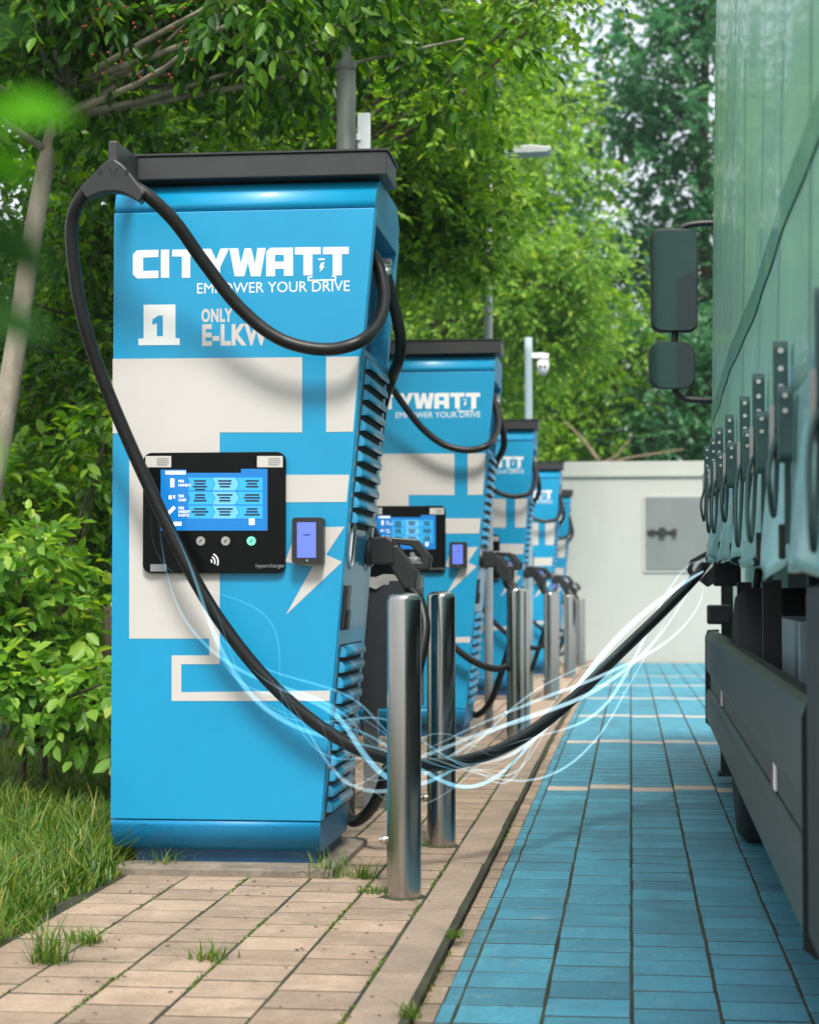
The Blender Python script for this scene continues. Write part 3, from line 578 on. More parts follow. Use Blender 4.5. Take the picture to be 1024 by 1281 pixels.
# ------------------------------------------------------------------ truck
TR = -.0089; TC = (1.56, 7.0)
tx = TC[0] * math.cos(TR) - TC[1] * math.sin(TR); ty = TC[0] * math.sin(TR) + TC[1] * math.cos(TR)
tk = empty('truck', (tx, ty, LANE), 'large truck with teal curtain side, strap buckles and grey side guard', 'truck', rz=TR)
def D(d, y, z): return (d - TC[0], y - TC[1], z - LANE)
def tbox(bm, d0, d1, y0, y1, z0, z1): a = D(d0, y0, z0); b = D(d1, y1, z1); return box(bm, a[0], b[0], a[1], b[1], a[2], b[2])
def side_d(y, z):
    s = (z - 1.1) / 2.7
    fold = .010 * math.exp(-max(0, z - 1.05) / .35) * math.sin(y * 6.9 + .5) + .005 * math.sin(y * 2.1 + z * 1.3)
    return .285 + .052 * s + fold
TY0, TY1, TZ0, TZ1 = .6, 9.3, 1.36, 4.05
bm = bmesh.new(); ny, nz = 180, 40; rows = []
for j in range(nz + 1):
    z = TZ0 + (TZ1 - TZ0) * j / nz
    rows.append([bm.verts.new(D(side_d(y, z) + .0, y, z)) for y in [TY0 + (TY1 - TY0) * i / ny for i in range(ny + 1)]])
for a, b in zip(rows, rows[1:]):
    for i in range(ny): bm.faces.new((a[i], a[i + 1], b[i + 1], b[i]))
cu = obj('curtain', bm, 'curtain', tk, smooth=True); sm = cu.modifiers.new('thick', 'SOLIDIFY'); sm.thickness = .004; sm.offset = -1
# lower skirt of the curtain, wavy between the straps
SP = [9.35, 8.42, 7.5, 6.62, 5.7, 4.85, 4.0, 3.1, 2.2, 1.3]
bm = bmesh.new(); rows = []; nz = 16
def hem(y):
    base = 1.105 - .10 * max(0, (9.3 - y) / 6) ** 1.2
    return base + .014 * math.sin(y * 13) - .03 * math.exp(-((y - 4.35) / .22) ** 2)
for j in range(nz + 1):
    t = j / nz; rr_ = []
    for i in range(260):
        y = TY0 + (TY1 - TY0) * i / 259; z = hem(y) + (TZ0 - hem(y)) * t
        near = min(abs(y - s) for s in SP); wv = .022 * (1 - t) * (1 - math.exp(-(near / .16) ** 2)) * (1 + .5 * math.sin(y * 17))
        rr_.append(bm.verts.new(D(side_d(y, z) - wv + .006 * (1 - t) * math.sin(y * 31 + t * 4), y, z)))
    rows.append(rr_)
for a, b in zip(rows, rows[1:]):
    for i in range(259): bm.faces.new((a[i], a[i + 1], b[i + 1], b[i]))
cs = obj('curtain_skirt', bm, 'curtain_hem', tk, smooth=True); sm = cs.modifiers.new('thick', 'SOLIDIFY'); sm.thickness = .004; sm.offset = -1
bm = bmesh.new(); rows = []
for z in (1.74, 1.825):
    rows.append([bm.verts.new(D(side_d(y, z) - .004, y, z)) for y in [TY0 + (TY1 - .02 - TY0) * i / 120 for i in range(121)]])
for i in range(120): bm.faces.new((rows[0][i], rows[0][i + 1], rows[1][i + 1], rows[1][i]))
obj('curtain_band', bm, 'band', tk, smooth=True)  # slightly darker strip running along the curtain
for y in (9.15, 8.95, 8.55, 7.9, 7.1, 6.2, 5.3, 4.4, 3.6):
    bm = bmesh.new(); V_ = [[bm.verts.new(D(side_d(y + e, z) - .0035, y + e, z)) for z in [1.38 + i * .133 for i in range(21)]] for e in (0, .022)]
    for i in range(20): bm.faces.new((V_[0][i], V_[1][i], V_[1][i + 1], V_[0][i + 1]))
    obj('curtain_seam', bm, 'curtain_hem', tk, smooth=True)
bm = bmesh.new(); tbox(bm, .345, 2.83, TY0, TY1 - .06, 4.055, 4.1); obj('trailer_roof', bm, 'curtain', tk)
bm = bmesh.new(); tbox(bm, .335, 2.83, TY1 - .05, TY1, 1.12, 4.05); obj('trailer_front_wall', bm, 'guard', tk)
bm = bmesh.new(); tbox(bm, .37, 2.80, TY0, TY1 - .06, 1.08, 1.2); obj('trailer_floor', bm, 'chassis', tk)
bm = bmesh.new(); tbox(bm, 2.80, 2.83, TY0, TY1 - .06, 1.1, 4.05); obj('offside_curtain', bm, 'curtain', tk)
for i, y in enumerate(SP[:9]):
    zt = 1.64 - .032 * (9.4 - y)
    yy = min(y, 9.27)
    def sd(z): return side_d(yy, z) - .012
    bm = bmesh.new()
    zs = [zt - .1, zt - .18, zt - .26, 1.14, hem(yy) + .03]
    for za, zb in zip(zs, zs[1:]):
        a = D(sd(za) - .002, yy - .012, za); b = D(sd(zb) - .002, yy - .012, zb)
        v = [bm.verts.new(p) for p in (a, (a[0], a[1] + .024, a[2]), (b[0], b[1] + .024, b[2]), b, (a[0] + .012, a[1], a[2]), (a[0] + .012, a[1] + .024, a[2]), (b[0] + .012, b[1] + .024, b[2]), (b[0] + .012, b[1], b[2]))]
        for f in [(0, 1, 2, 3), (4, 7, 6, 5), (0, 4, 5, 1), (1, 5, 6, 2), (2, 6, 7, 3), (3, 7, 4, 0)]: bm.faces.new([v[q] for q in f])
    stp = obj('strap', bm, 'webbing', tk)
    bm = bmesh.new(); c = D(sd(zt) - .014, yy, zt)
    prism(bm, [(c[1] + a, c[2] + b) for a, b in rrect(-.021, .021, -.19, .0, .02)], c[0] - .012, c[0] + .016, 'x'); bk = obj('buckle', bm, 'buckle', stp, bevel=.003)
    bm = bmesh.new(); prism(bm, [(c[1] - .09 + a, c[2] - .10 + b) for a, b in rrect(-.019, .019, -.15, .0, .018)], c[0] - .010, c[0] + .018, 'x'); obj('buckle', bm, 'buckle', stp, bevel=.003)
    for dz in (.02, .05):
        bm = bmesh.new(); cyl(bm, (c[0] + .003, c[2] - .10 - dz), .0052, c[1] - .113, c[1] - .108, 10, ax='y'); obj('rivet', bm, 'chrome', stp)
    for dz in (.022, .058, .094):
        bm = bmesh.new(); cyl(bm, (c[0] + .001, c[2] - dz), .0058, c[1] - .025, c[1] - .020, 10, ax='y'); obj('rivet', bm, 'chrome', stp)
    bm = bmesh.new(); prism(bm, [(c[1] - .010, c[2] - .24), (c[1] + .010, c[2] - .24), (c[1] + .012, c[2] - .13), (c[1] - .012, c[2] - .13)], c[0] - .02, c[0] - .012, 'x'); obj('buckle_lever', bm, 'chrome', stp)
    q1, q2 = rng.uniform(-.04, .05), rng.uniform(-.05, .07)
    bm = bmesh.new(); tube(bm, [(c[0] - .004, c[1], c[2] - .18), (c[0] - .025, c[1] - .07 + q1, c[2] - .25), (c[0] - .03, c[1] - .13 + q1, c[2] - .33 - q2), (c[0] - .022, c[1] - .07, c[2] - .38 - q2), (c[0] - .012, c[1] - .01, c[2] - .34), (c[0] - .004, c[1] + .005, c[2] - .2)], .0055, 8, 5); obj('strap_tail', bm, 'webbing', stp)
    bm = bmesh.new(); z = hem(yy) + .05; a = D(sd(z) - .014, yy, z); box(bm, a[0], a[0] + .014, a[1] - .009, a[1] + .009, a[2] - .05, a[2] + .02); obj('strap_hook', bm, 'chassis', stp, bevel=.003)
# side guard
def board(name, prof, y0, y1):
    bm = bmesh.new(); prism(bm, [(d - TC[0], z - LANE) for d, z in prof], y0 - TC[1], y1 - TC[1]); return obj(name, bm, 'guard', tk, bevel=.004)
GY0, GY1 = 3.95, 10.55
board('guard_board', [(.305, .54), (.300, .56), (.300, .715), (.306, .738), (.325, .75), (.36, .752), (.36, .54)], GY0, GY1)
board('guard_rail', [(.322, .455), (.322, .538), (.36, .538), (.36, .455)], GY0, GY1)
board('guard_board', [(.304, .285), (.300, .30), (.300, .42), (.304, .44), (.318, .453), (.36, .453), (.36, .262), (.33, .262)], GY0, GY1)
for y, a in ((GY1, .012), (GY0, -.012)):
    bm = bmesh.new(); prism(bm, [(d - TC[0], z - LANE) for d, z in ((.296, .27), (.296, .72), (.31, .757), (.37, .76), (.37, .25), (.32, .25))], min(y, y + a) - TC[1], max(y, y + a) - TC[1]); obj('guard_end_cap', bm, 'chassis', tk)
for y in (8.75, 5.1):
    bm = bmesh.new(); tbox(bm, .312, .322, y - .035, y + .035, .462, .53); rf = obj('reflector', bm, 'letter', tk, bevel=.004)
    bm = bmesh.new(); tbox(bm, .309, .3115, y + .004, y + .032, .466, .526); obj('reflector_lens', bm, 'red', rf)
for y in (4.6, 6.4, 8.2, 10.0):
    bm = bmesh.new(); tbox(bm, .362, .42, y - .03, y + .03, .3, 1.0); obj('guard_hanger', bm, 'chassis', tk)
bm = bmesh.new(); tbox(bm, .80, .90, .6, 9.2, .75, 1.07); tbox(bm, 1.95, 2.05, .6, 9.2, .75, 1.07); obj('chassis_rail', bm, 'chassis', tk)
bm = bmesh.new(); tbox(bm, .62, .79, 3.9, 9.0, .42, 1.06); obj('underbody_box', bm, 'chassis', tk, bevel=.02)
bm = bmesh.new(); tbox(bm, .47, .61, 6.35, 7.6, .66, .87); cb = obj('control_box', bm, 'plate', tk, bevel=.006)
for i in range(4):
    bm = bmesh.new(); cyl(bm, (D(.54, 6.5 + i * .3, 0)[0], 6.5 + i * .3 - TC[1]), .03, .60 - LANE, .66 - LANE, 10); obj('hose_union', bm, 'chassis', cb)
bm = bmesh.new(); tube(bm, [D(.50, 9.1, 1.06), D(.48, 9.15, .9), D(.46, 9.0, .8), D(.5, 8.7, .77), D(.6, 8.4, .8)], .018, 8, 5); obj('air_hose', bm, 'rubber', tk)
bm = bmesh.new(); tbox(bm, .285, .40, 9.75, 9.83, .80, .895); ml = obj('marker_lamp', bm, 'plastic', tk, bevel=.01)
bm = bmesh.new(); tbox(bm, .283, .30, 9.735, 9.75, .815, .88); obj('lamp_lens', bm, 'lampred', ml)
bm = bmesh.new(); tbox(bm, .36, .44, 10.1, 10.2, .05, .5); tbox(bm, .345, .45, 10.08, 10.22, .03, .05); obj('support_leg', bm, 'chassis', tk)
bm = bmesh.new(); tbox(bm, .302, .36, 3.5, 3.9, .29, .98); tbox(bm, .36, .9, 3.86, 3.9, .29, 1.05); obj('mudguard', bm, 'chassis', tk, bevel=.02)
def wheel(d0, d1, yc, rr=.5):
    bm = bmesh.new(); c = D(0, yc, LANE + rr); x0, x1 = d0 - TC[0], d1 - TC[0]
    prof = [(x0 + .02, rr * .58), (x0, rr * .72), (x0 + .01, rr * .93), (x0 + .05, rr), (x1 - .05, rr), (x1 - .01, rr * .93), (x1, rr * .6)]
    n = 40; rg = [[bm.verts.new((x, c[1] + q * math.cos(2 * math.pi * i / n), c[2] + q * math.sin(2 * math.pi * i / n))) for i in range(n)] for x, q in prof]
    for a, b in zip(rg, rg[1:]):
        for i in range(n): bm.faces.new((a[i], a[(i + 1) % n], b[(i + 1) % n], b[i])).smooth = True
    bm.faces.new(rg[0]); bm.faces.new(rg[-1][::-1])
    t = obj('wheel', bm, 'tyre', tk)
    bm = bmesh.new(); cyl(bm, (c[1], c[2]), rr * .56, x0 + .015, x0 + .03, 28, ax='x'); cyl(bm, (c[1], c[2]), rr * .22, x0 - .0, x0 + .015, 16, ax='x'); obj('rim', bm, 'guard', t)
for yc in (2.75, 7.95): wheel(.335, .66, yc); wheel(2.4, 2.75, yc)
# cab ahead of the box
bm = bmesh.new(); prism(bm, [(9.55 - 7, .55), (9.55 - 7, 3.75), (10.5 - 7, 3.8), (11.55 - 7, 3.3), (11.85 - 7, 1.9), (11.9 - 7, .5)], .46 - TC[0], 2.72 - TC[0], 'x'); cb = obj('cab', bm, 'curtain', tk, bevel=.04)
bm = bmesh.new(); prism(bm, [(10.15 - 7, 1.95), (10.15 - 7, 2.85), (11.2 - 7, 2.85), (11.5 - 7, 1.95)], .452 - TC[0], .459 - TC[0], 'x'); obj('side_window', bm, 'glass', cb)
bm = bmesh.new(); prism(bm, [(10.35 - 7, 1.3), (10.35 - 7, 1.33), (10.6 - 7, 1.33), (10.6 - 7, 1.3)], .44 - TC[0], .459 - TC[0], 'x'); obj('door_handle', bm, 'chassis', cb)
wheel(.5, .82, 11.15); wheel(2.36, 2.68, 11.15)
def mirror(u0, u1, z0, z1, r, y, nm):
    bm = bmesh.new(); pts = [(d - TC[0], z - LANE) for d, z in rrect(u0, u1, z0, z1, r, 6)]; cx = (u0 + u1) / 2 - TC[0]; cz = (z0 + z1) / 2 - LANE; n = len(pts)
    L = [[bm.verts.new((cx + (a - cx) * s, y - TC[1] + o, cz + (b - cz) * s)) for a, b in pts] for s, o in ((.97, 0), (1, .012), (1, .05), (.9, .1), (.6, .125))]
    for a, b in zip(L, L[1:]):
        for i in range(n): bm.faces.new((a[i], a[(i + 1) % n], b[(i + 1) % n], b[i])).smooth = True
    bm.faces.new(L[0]); bm.faces.new(L[-1][::-1]); o = obj(nm, bm, 'plastic', tk)
    bm = bmesh.new(); prism(bm, [(cx + (a - cx) * .93, cz + (b - cz) * .96) for a, b in pts], y - TC[1] - .003, y - TC[1] - .0005); gl = obj('mirror_glass', bm, 'mirror', o)
    c_ = Vector((cx, y - TC[1], cz)); o.matrix_local = Matrix.Translation(c_) @ Matrix.Rotation(R(9), 4, 'Z') @ Matrix.Translation(-c_); return o
MY = 11.0
mirror(.025, .285, 2.395, 2.975, .055, MY, 'main_mirror'); mirror(.012, .268, 2.08, 2.345, .07, MY, 'wide_angle_mirror')
for pts in ([(.16, 2.93), (.2, 2.99), (.32, 3.01), (.52, 3.0)], [(.13, 2.12), (.19, 2.04), (.30, 2.02), (.52, 2.02)]):
    bm = bmesh.new(); tube(bm, [D(a, MY + .06, b) for a, b in pts], .018, 10, 5); obj('mirror_arm', bm, 'plastic', tk)
bm = bmesh.new(); tube(bm, [D(.155, MY + .06, 2.3), D(.155, MY + .06, 2.36), D(.155, MY + .06, 2.44)], .02, 10, 2); obj('mirror_link', bm, 'plastic', tk)
# charging inlet and the plugged connector
bm = bmesh.new(); tbox(bm, .30, .42, 9.12, 9.30, .985, 1.10); obj('charging_inlet', bm, 'chassis', tk, bevel=.01)
pg = bmesh.new()
px_, pz_ = plug.x - OX + .01, plug.z - .01
prism(pg, [(px_ - .03, pz_ - .055), (px_ + .05, pz_ + .03), (px_ + .09, pz_ + .03), (px_ + .09, pz_ - .03), (px_ + .01, pz_ - .085)], 9.17 - OY, 9.25 - OY)
ring(pg, [(px_ - .085, pz_ - .01), (px_ - .07, pz_ + .04), (px_ + .01, pz_ + .085), (px_ + .05, pz_ + .05), (px_ + .0, pz_ - .01), (px_ - .06, pz_ - .05)], [(px_ - .062, pz_ - .002), (px_ - .052, pz_ + .028), (px_ + .0, pz_ + .055), (px_ + .012, pz_ + .045), (px_ - .02, pz_ + .006), (px_ - .045, pz_ - .022)], 9.18 - OY, 9.24 - OY)
obj('plugged_connector', pg, 'plastic', st0, bevel=.005)
# ------------------------------------------------------------------ vegetation
def norm(a): return a / np.maximum(np.linalg.norm(a, axis=-1, keepdims=True), 1e-9)
def leaves(P, A, N, L, wr=.5, detail=True):
    A = norm(A); W = norm(np.cross(A, N)); N = np.cross(W, A); L = L[:, None]; n = len(P)
    if detail:
        V = np.stack([P, P + A * L * .28 - W * L * wr * .42 + N * L * .07, P + A * L * .66 - W * L * wr * .40 + N * L * .04, P + A * L - N * L * .12,
                      P + A * L * .66 + W * L * wr * .40 + N * L * .04, P + A * L * .28 + W * L * wr * .42 + N * L * .07], 1).reshape(-1, 3)
        b = np.arange(n)[:, None] * 6; Fc = np.stack([b + [0, 1, 2, 3], b + [0, 3, 4, 5]], 1).reshape(-1, 4)
    else:
        V = np.stack([P, P + A * L * .45 - W * L * wr * .5, P + A * L - N * L * .08, P + A * L * .45 + W * L * wr * .5], 1).reshape(-1, 3)
        Fc = np.arange(n)[:, None] * 4 + [0, 1, 2, 3]
    return V, Fc
def sprays(rs, C, Rd, n, K, slen, L, droop=.25, shell=.45, flatn=.9):
    """n leafy twigs spread over the clumps (centres C, radii Rd); K leaves alternate along each"""
    ci = rs.integers(0, len(C), n); d = norm(rs.normal(size=(n, 3))); r = shell + (1 - shell) * rs.random(n) ** .6
    p = C[ci] + d * r[:, None] * Rd[ci]
    a = norm(d * .8 + rs.normal(size=(n, 3)) * .5 + np.array([0, 0, -droop])); sl = slen * rs.uniform(.6, 1.3, n)
    up = norm(np.array([0, 0, 1.0]) + rs.normal(size=(n, 3)) * .25); s = norm(np.cross(a, up))
    P, A, N, LL = [], [], [], []
    for k in range(K):
        t = (k + .5) / K; sg = 1 if k % 2 else -1
        P.append(p + a * (sl * t)[:, None] + np.array([0, 0, -1]) * (sl * t * t * droop * .6)[:, None])
        A.append(norm(a * (.45 + .5 * t) + s * sg * (.9 - .5 * t) + rs.normal(size=(n, 3)) * .22 + np.array([0, 0, -droop * .8])))
        N.append(norm(up * flatn + rs.normal(size=(n, 3)) * .45)); LL.append(L * rs.uniform(.65, 1.25, n))
    tw = (p, p + a * sl[:, None] + np.array([0, 0, -1]) * (sl * droop * .6)[:, None])
    return np.concatenate(P), np.concatenate(A), np.concatenate(N), np.concatenate(LL), tw
def twig_mesh(name, tw, r):
    a, b = tw; n = len(a); d = norm(b - a); s = norm(np.cross(d, np.array([.3, .5, .8]))); t = np.cross(d, s)
    V = np.stack([a + s * r, a - s * r * .5 + t * r * .87, a - s * r * .5 - t * r * .87, b], 1).reshape(-1, 3)
    i = np.arange(n)[:, None] * 4; Fc = np.stack([i + [0, 1, 3], i + [1, 2, 3], i + [2, 0, 3]], 1).reshape(-1, 3)
    return npmesh(name, V, Fc, 3)
def tree(name, label, cat, trunk, tr, blobs, nsub, subr, nspray, K, slen, L, m, seed, droop=.25, bark='barkdark', wr=.5, detail=True, twigs=True, group=None, limb=.02, shell=.35):
    rs = np.random.default_rng(seed); base = Vector(trunk[0])
    o = empty(name, base, label, cat, group); off = np.array(base)
    C, Rd = [], []
    vol = np.array([b[1][0] * b[1][1] * b[1][2] for b in blobs]); vol = vol ** .5; vol = vol / vol.sum()
    for (c, r), v in zip(blobs, vol):
        k = max(1, int(round(nsub * v))); d = norm(rs.normal(size=(k, 3))) * (rs.random(k) ** .4)[:, None]
        C.append(np.array(c) + d * np.array(r)); Rd.append(np.array([[1, 1, .75]]) * (subr * rs.uniform(.6, 1.25, k))[:, None])
    C = np.concatenate(C); Rd = np.concatenate(Rd)
    P, A, N, LL, tw = sprays(rs, C, Rd, nspray, K, slen, L, droop, shell)
    V, Fc = leaves(P - off, A, N, LL, wr, detail)
    link('crown', npmesh('crown', V, Fc, 4, False), m, o)
    if twigs: link('twigs', twig_mesh('twigs', (tw[0] - off, tw[1] - off), .0022), 'twig', o)
    bm = bmesh.new(); tube(bm, [Vector(p) - base for p in trunk], lambda t: tr * (1 - .65 * t), 12, 5)
    T = catmull(trunk, 5)
    for c in C[:: max(1, len(C) // 40)]:
        c = Vector(c); s = min(T[len(T) // 3:], key=lambda q: (q - c).length + .6 * abs(q.z - c.z + .4)); mid = s.lerp(c, .5) + Vector((0, 0, -.05 * (c - s).length)) + Vector(rs.normal(size=3)) * .05
        tube(bm, [s - base, mid - base, c - base], lambda t: limb * (1 - .75 * t), 6, 4)
    obj('trunk', bm, bark, o)
    return o
# hanging fruit tree with the pale trunk at the left edge
t1 = tree('fruit_tree', 'tree with pale leaning trunk, its leafy branches hanging over the station numbered 1', 'tree', [(-3.28, 9.1, 0), (-3.1, 9.1, 1.0), (-2.94, 9.1, 1.86), (-2.78, 9.1, 2.88), (-2.6, 9.15, 3.7), (-2.4, 9.2, 4.6)], .072,
          [((-1.3, 8.15, 3.62), (.6, .25, .22)), ((-2.2, 9.1, 3.75), (1.0, .8, .55)), ((-1.35, 9.2, 3.8), (.75, .6, .45)), ((-3.0, 9.0, 3.9), (.6, .7, 1.1)), ((-2.3, 9.3, 4.9), (1.4, 1.2, .8))], 60, .34, 2100, 8, .23, .08, 'lf_dark', 11, .38, 'bark', .5)
bm = bmesh.new()
rs = np.random.default_rng(3)
for i in range(34):
    c = Vector((-2.45 + rs.random() * .55, 8.3 + rs.random() * .3, 3.22 + rs.random() * .45)); bmesh.ops.create_icosphere(bm, subdivisions=1, radius=.0075, matrix=Matrix.Translation(c - t1.location))
tag(obj('berries', bm, 'berry', t1, smooth=True), kind='stuff')
# dense growth behind the first station
tree('hedge_tree', 'dense dark leafy tree filling the gap between pale trunk and station', 'tree', [(-2.9, 11.2, 0), (-2.85, 11.2, 1.5), (-2.8, 11.2, 3.2)], .07,
     [((-3.1, 10.9, 1.9), (.9, .5, 1.0)), ((-2.7, 11.0, 3.3), (1.1, .6, 1.0)), ((-3.0, 11.2, 4.4), (1.0, .6, .8)), ((-2.6, 10.9, .9), (.6, .4, .5))], 70, .36, 3600, 8, .2, .066, 'lf_dark', 21, .35)
tree('hedge_tree', 'bright leafy tree rising behind the roof of the station numbered 1', 'tree', [(-2.7, 11.9, 0), (-2.6, 11.9, 1.6), (-2.2, 11.9, 3.4)], .06,
     [((-1.9, 11.9, 3.65), (1.2, .5, .6)), ((-1.5, 12.0, 4.5), (1.3, .6, .8)), ((-2.75, 11.6, 2.4), (.6, .4, .8)), ((-2.7, 11.4, 1.0), (.5, .4, .7))], 60, .36, 3400, 8, .19, .06, 'lf_mid', 22, .15)
tree('understorey_shrub', 'dark shady shrub low behind the left edge of the station numbered 1', 'shrub', [(-4.0, 12.6, 0), (-3.9, 12.6, 1), (-3.8, 12.6, 2)], .04,
     [((-3.7, 12.6, 1.0), (1.2, .5, 1.0)), ((-3.6, 12.8, 2.8), (1.3, .5, 1.5)), ((-2.2, 13.2, 4.6), (1.6, .5, 1.2))], 60, .5, 2400, 8, .24, .085, 'lf_dark', 23, .3, detail=False, twigs=False)
tree('broadleaf_shrub', 'light green broadleaf shrub beside the tree stump', 'shrub', [(-2.75, 8.75, 0), (-2.72, 8.75, .4), (-2.7, 8.75, .8)], .018,
     [((-2.65, 8.75, .72), (.45, .35, .3)), ((-2.35, 8.6, .55), (.3, .25, .2)), ((-2.95, 8.6, 1.05), (.3, .3, .35))], 26, .17, 480, 7, .16, .082, 'lf_bright', 31, .25, wr=.62)
tree('broadleaf_shrub', 'low leafy undergrowth behind the broadleaf shrub, in shade', 'shrub', [(-2.9, 9.6, 0), (-2.88, 9.6, .4), (-2.85, 9.6, .9)], .018,
     [((-2.8, 9.7, .85), (.7, .35, .55)), ((-2.2, 9.6, .7), (.5, .35, .4)), ((-3.0, 9.7, 1.5), (.5, .35, .4))], 30, .24, 900, 7, .17, .075, 'lf_mid', 32, .3, wr=.6)
tree('thicket_tree', 'dark thicket tree filling the background at the left edge', 'tree', [(-4.6, 15.0, 0), (-4.6, 15.0, 2), (-4.5, 15.0, 4)], .08,
     [((-4.3, 15.0, 1.4), (.9, .4, 1.2)), ((-4.5, 15.0, 3.4), (1.0, .4, 1.0)), ((-4.2, 15.2, 5.2), (1.2, .5, 1.0)), ((-3.6, 15.0, 1.2), (.7, .4, .9))], 60, .5, 3000, 8, .24, .095, 'lf_dark', 24, .3, detail=False, twigs=False)
tree('thicket_tree', 'dense dark thicket closing the view far behind the pale leaning trunk', 'tree', [(-6.0, 20.0, 0), (-6.0, 20.0, 2.5), (-5.9, 20.0, 5)], .1,
     [((-5.8, 20.0, 1.6), (1.6, .5, 1.5)), ((-5.8, 20.0, 4.0), (1.7, .5, 1.3)), ((-5.4, 20.2, 6.6), (2.0, .6, 1.4)), ((-4.4, 20.0, 3.4), (1.0, .5, 1.3))], 70, .7, 2800, 8, .3, .15, 'lf_dark', 25, .3, detail=False, twigs=False)
# trees along the row, overhanging
grp = 'trees along the charging row'
tree('roadside_tree', 'leafy tree overhanging the second charging station, bright upper leaves', 'tree', [(-3.6, 15.6, 0), (-3.5, 15.6, 1.8), (-3.2, 15.6, 3.6), (-3.0, 15.6, 5.2)], .10,
     [((-1.25, 13.1, 3.5), (.55, .3, .5)), ((-1.6, 13.0, 3.9), (.5, .3, .4)), ((-1.75, 15.2, 4.0), (.85, .9, .75)), ((-2.4, 15.4, 3.1), (.9, .8, .8)), ((-2.6, 15.4, 5.3), (1.2, 1.0, .9)), ((-1.35, 15.0, 5.2), (.9, .8, .45)), ((-3.2, 15.6, 2.2), (1.0, .7, 1.2))], 85, .38, 5600, 8, .2, .066, 'lf_bright', 41, .12, wr=.6, group=grp)
tree('roadside_tree', 'slender young tree leaning its leafy top in front of the lamp post', 'tree', [(-3.0, 13.35, 0), (-2.7, 13.3, 1.8), (-2.1, 13.2, 3.0), (-1.5, 13.1, 3.6)], .04,
     [((-1.35, 13.05, 3.45), (.5, .25, .45)), ((-1.05, 13.0, 3.7), (.3, .2, .3)), ((-1.9, 13.1, 3.6), (.5, .3, .5))], 30, .24, 1000, 8, .18, .064, 'lf_bright', 45, .1, wr=.6, group=grp)
tree('roadside_tree', 'pale feathery tree above the third charging station', 'tree', [(-3.7, 24.8, -.06), (-3.5, 24.8, 2.2), (-3.1, 24.8, 4.7), (-2.5, 24.8, 6.8)], .10,
     [((-1.75, 24.6, 4.7), (1.25, .9, .9)), ((-.87, 24.6, 4.95), (.9, .7, .6)), ((-2.7, 24.7, 3.35), (1.2, .8, 1.1)), ((-2.2, 24.8, 6.8), (1.8, 1.0, 1.0)), ((-1.15, 24.7, 3.9), (.7, .6, .5))], 80, .46, 4600, 8, .28, .10, 'lf_bright', 42, .35, wr=.42, detail=False, group=grp)
tree('roadside_tree', 'bushy green tree left of the last charging stations', 'tree', [(-3.6, 27.5, 0), (-3.5, 27.5, 2.5), (-3.2, 27.5, 5.0), (-3.0, 27.5, 7.5)], .13,
     [((-2.6, 27.3, 4.5), (1.7, 1.0, 1.4)), ((-1.5, 27.5, 6.6), (1.5, 1.0, 1.1)), ((-3.2, 27.5, 7.8), (2.2, 1.2, 1.4)), ((-3.2, 27.4, 2.4), (1.3, .8, 1.4))], 80, .6, 3600, 8, .3, .12, 'lf_mid', 43, .3, detail=False, twigs=False, group=grp)
# wood beyond the building
for i, (x, y, h, rx, mm, n, lb) in enumerate([(-5.6, 39, 13, 3.0, 'lf_far', 2600, 'tall dark tree beyond the pale building, leftmost of that wood'), (-1.9, 42, 14, 2.3, 'lf_far', 1700, 'tall open tree beyond the building with bright sky gaps in its crown'),
        (1.6, 40, 14, 2.2, 'lf_far', 2300, 'tall dark tree beyond the building, behind the truck mirror'), (4.6, 41, 13, 2.6, 'lf_far', 2000, 'tall dark tree beyond the building, behind the truck body'), (-3.4, 48, 15, 3.4, 'lf_far', 1500, 'rear tree of the wood showing between the two front crowns')]):
    bl = [((x, y, h * .30), (rx * .9, 1.6, h * .16)), ((x + .3, y, h * .55), (rx, 1.8, h * .18)), ((x - .3, y, h * .82), (rx * .9, 1.6, h * .18))]
    tree('wood_tree', lb, 'tree', [(x, y, -.15), (x + .15, y, h * .3), (x - .1, y, h * .6), (x, y, h * .95)], .2, bl, 80, .9, int(n * 1.35), 9, .5, .2, mm, 50 + i, .25, detail=False, twigs=False, group='trees beyond the building', limb=.05, shell=.2)
tree('wood_shrub', 'bushy green shrub close behind the pale wall under the mirror', 'shrub', [(.9, 34.6, -.14), (.9, 34.6, 1.5), (1.0, 34.6, 3.5)], .06,
     [((1.0, 34.6, 3.6), (1.7, .8, 1.0)), ((.4, 34.8, 4.9), (1.3, .8, .8)), ((2.0, 34.8, 5.2), (1.2, .8, 1.0))], 50, .55, 2300, 8, .3, .13, 'lf_far', 61, .3, detail=False, twigs=False)
tree('wood_shrub', 'yellowish green shrub behind the wall next to the camera post', 'shrub', [(-1.2, 34.2, -.14), (-1.2, 34.2, 1.5), (-1.1, 34.2, 3.5)], .06,
     [((-1.1, 34.2, 3.7), (1.2, .7, 1.0)), ((-.5, 34.3, 5.2), (1.2, .7, 1.0)), ((-1.8, 34.4, 5.4), (1.2, .7, 1.2))], 50, .5, 2200, 8, .3, .12, 'lf_mid', 62, .3, detail=False, twigs=False)
# fallen bare branches on the wall top
o = empty('bare_branch', (-.6, 33.0, 2.2), 'bare forked branches lying just above the pale wall', 'branch'); bm = bmesh.new()
for pts in ([(-1.1, 0, .55), (-.3, 0, .75), (.3, .05, .95), (.6, 0, 1.25)], [(-1.1, .1, .75), (-.2, .1, .78), (.5, .1, .95), (1.5, .1, 1.1)], [(.1, .05, .9), (-.2, 0, 1.3), (-.5, 0, 1.6)]):
    tube(bm, pts, lambda t: .035 * (1 - .7 * t), 7, 5)
tube(bm, [(-.6, .2, -2.3), (-.5, .2, -.6), (-.3, .1, .78)], .05, 7, 4)
obj('limb', bm, 'twig', o)
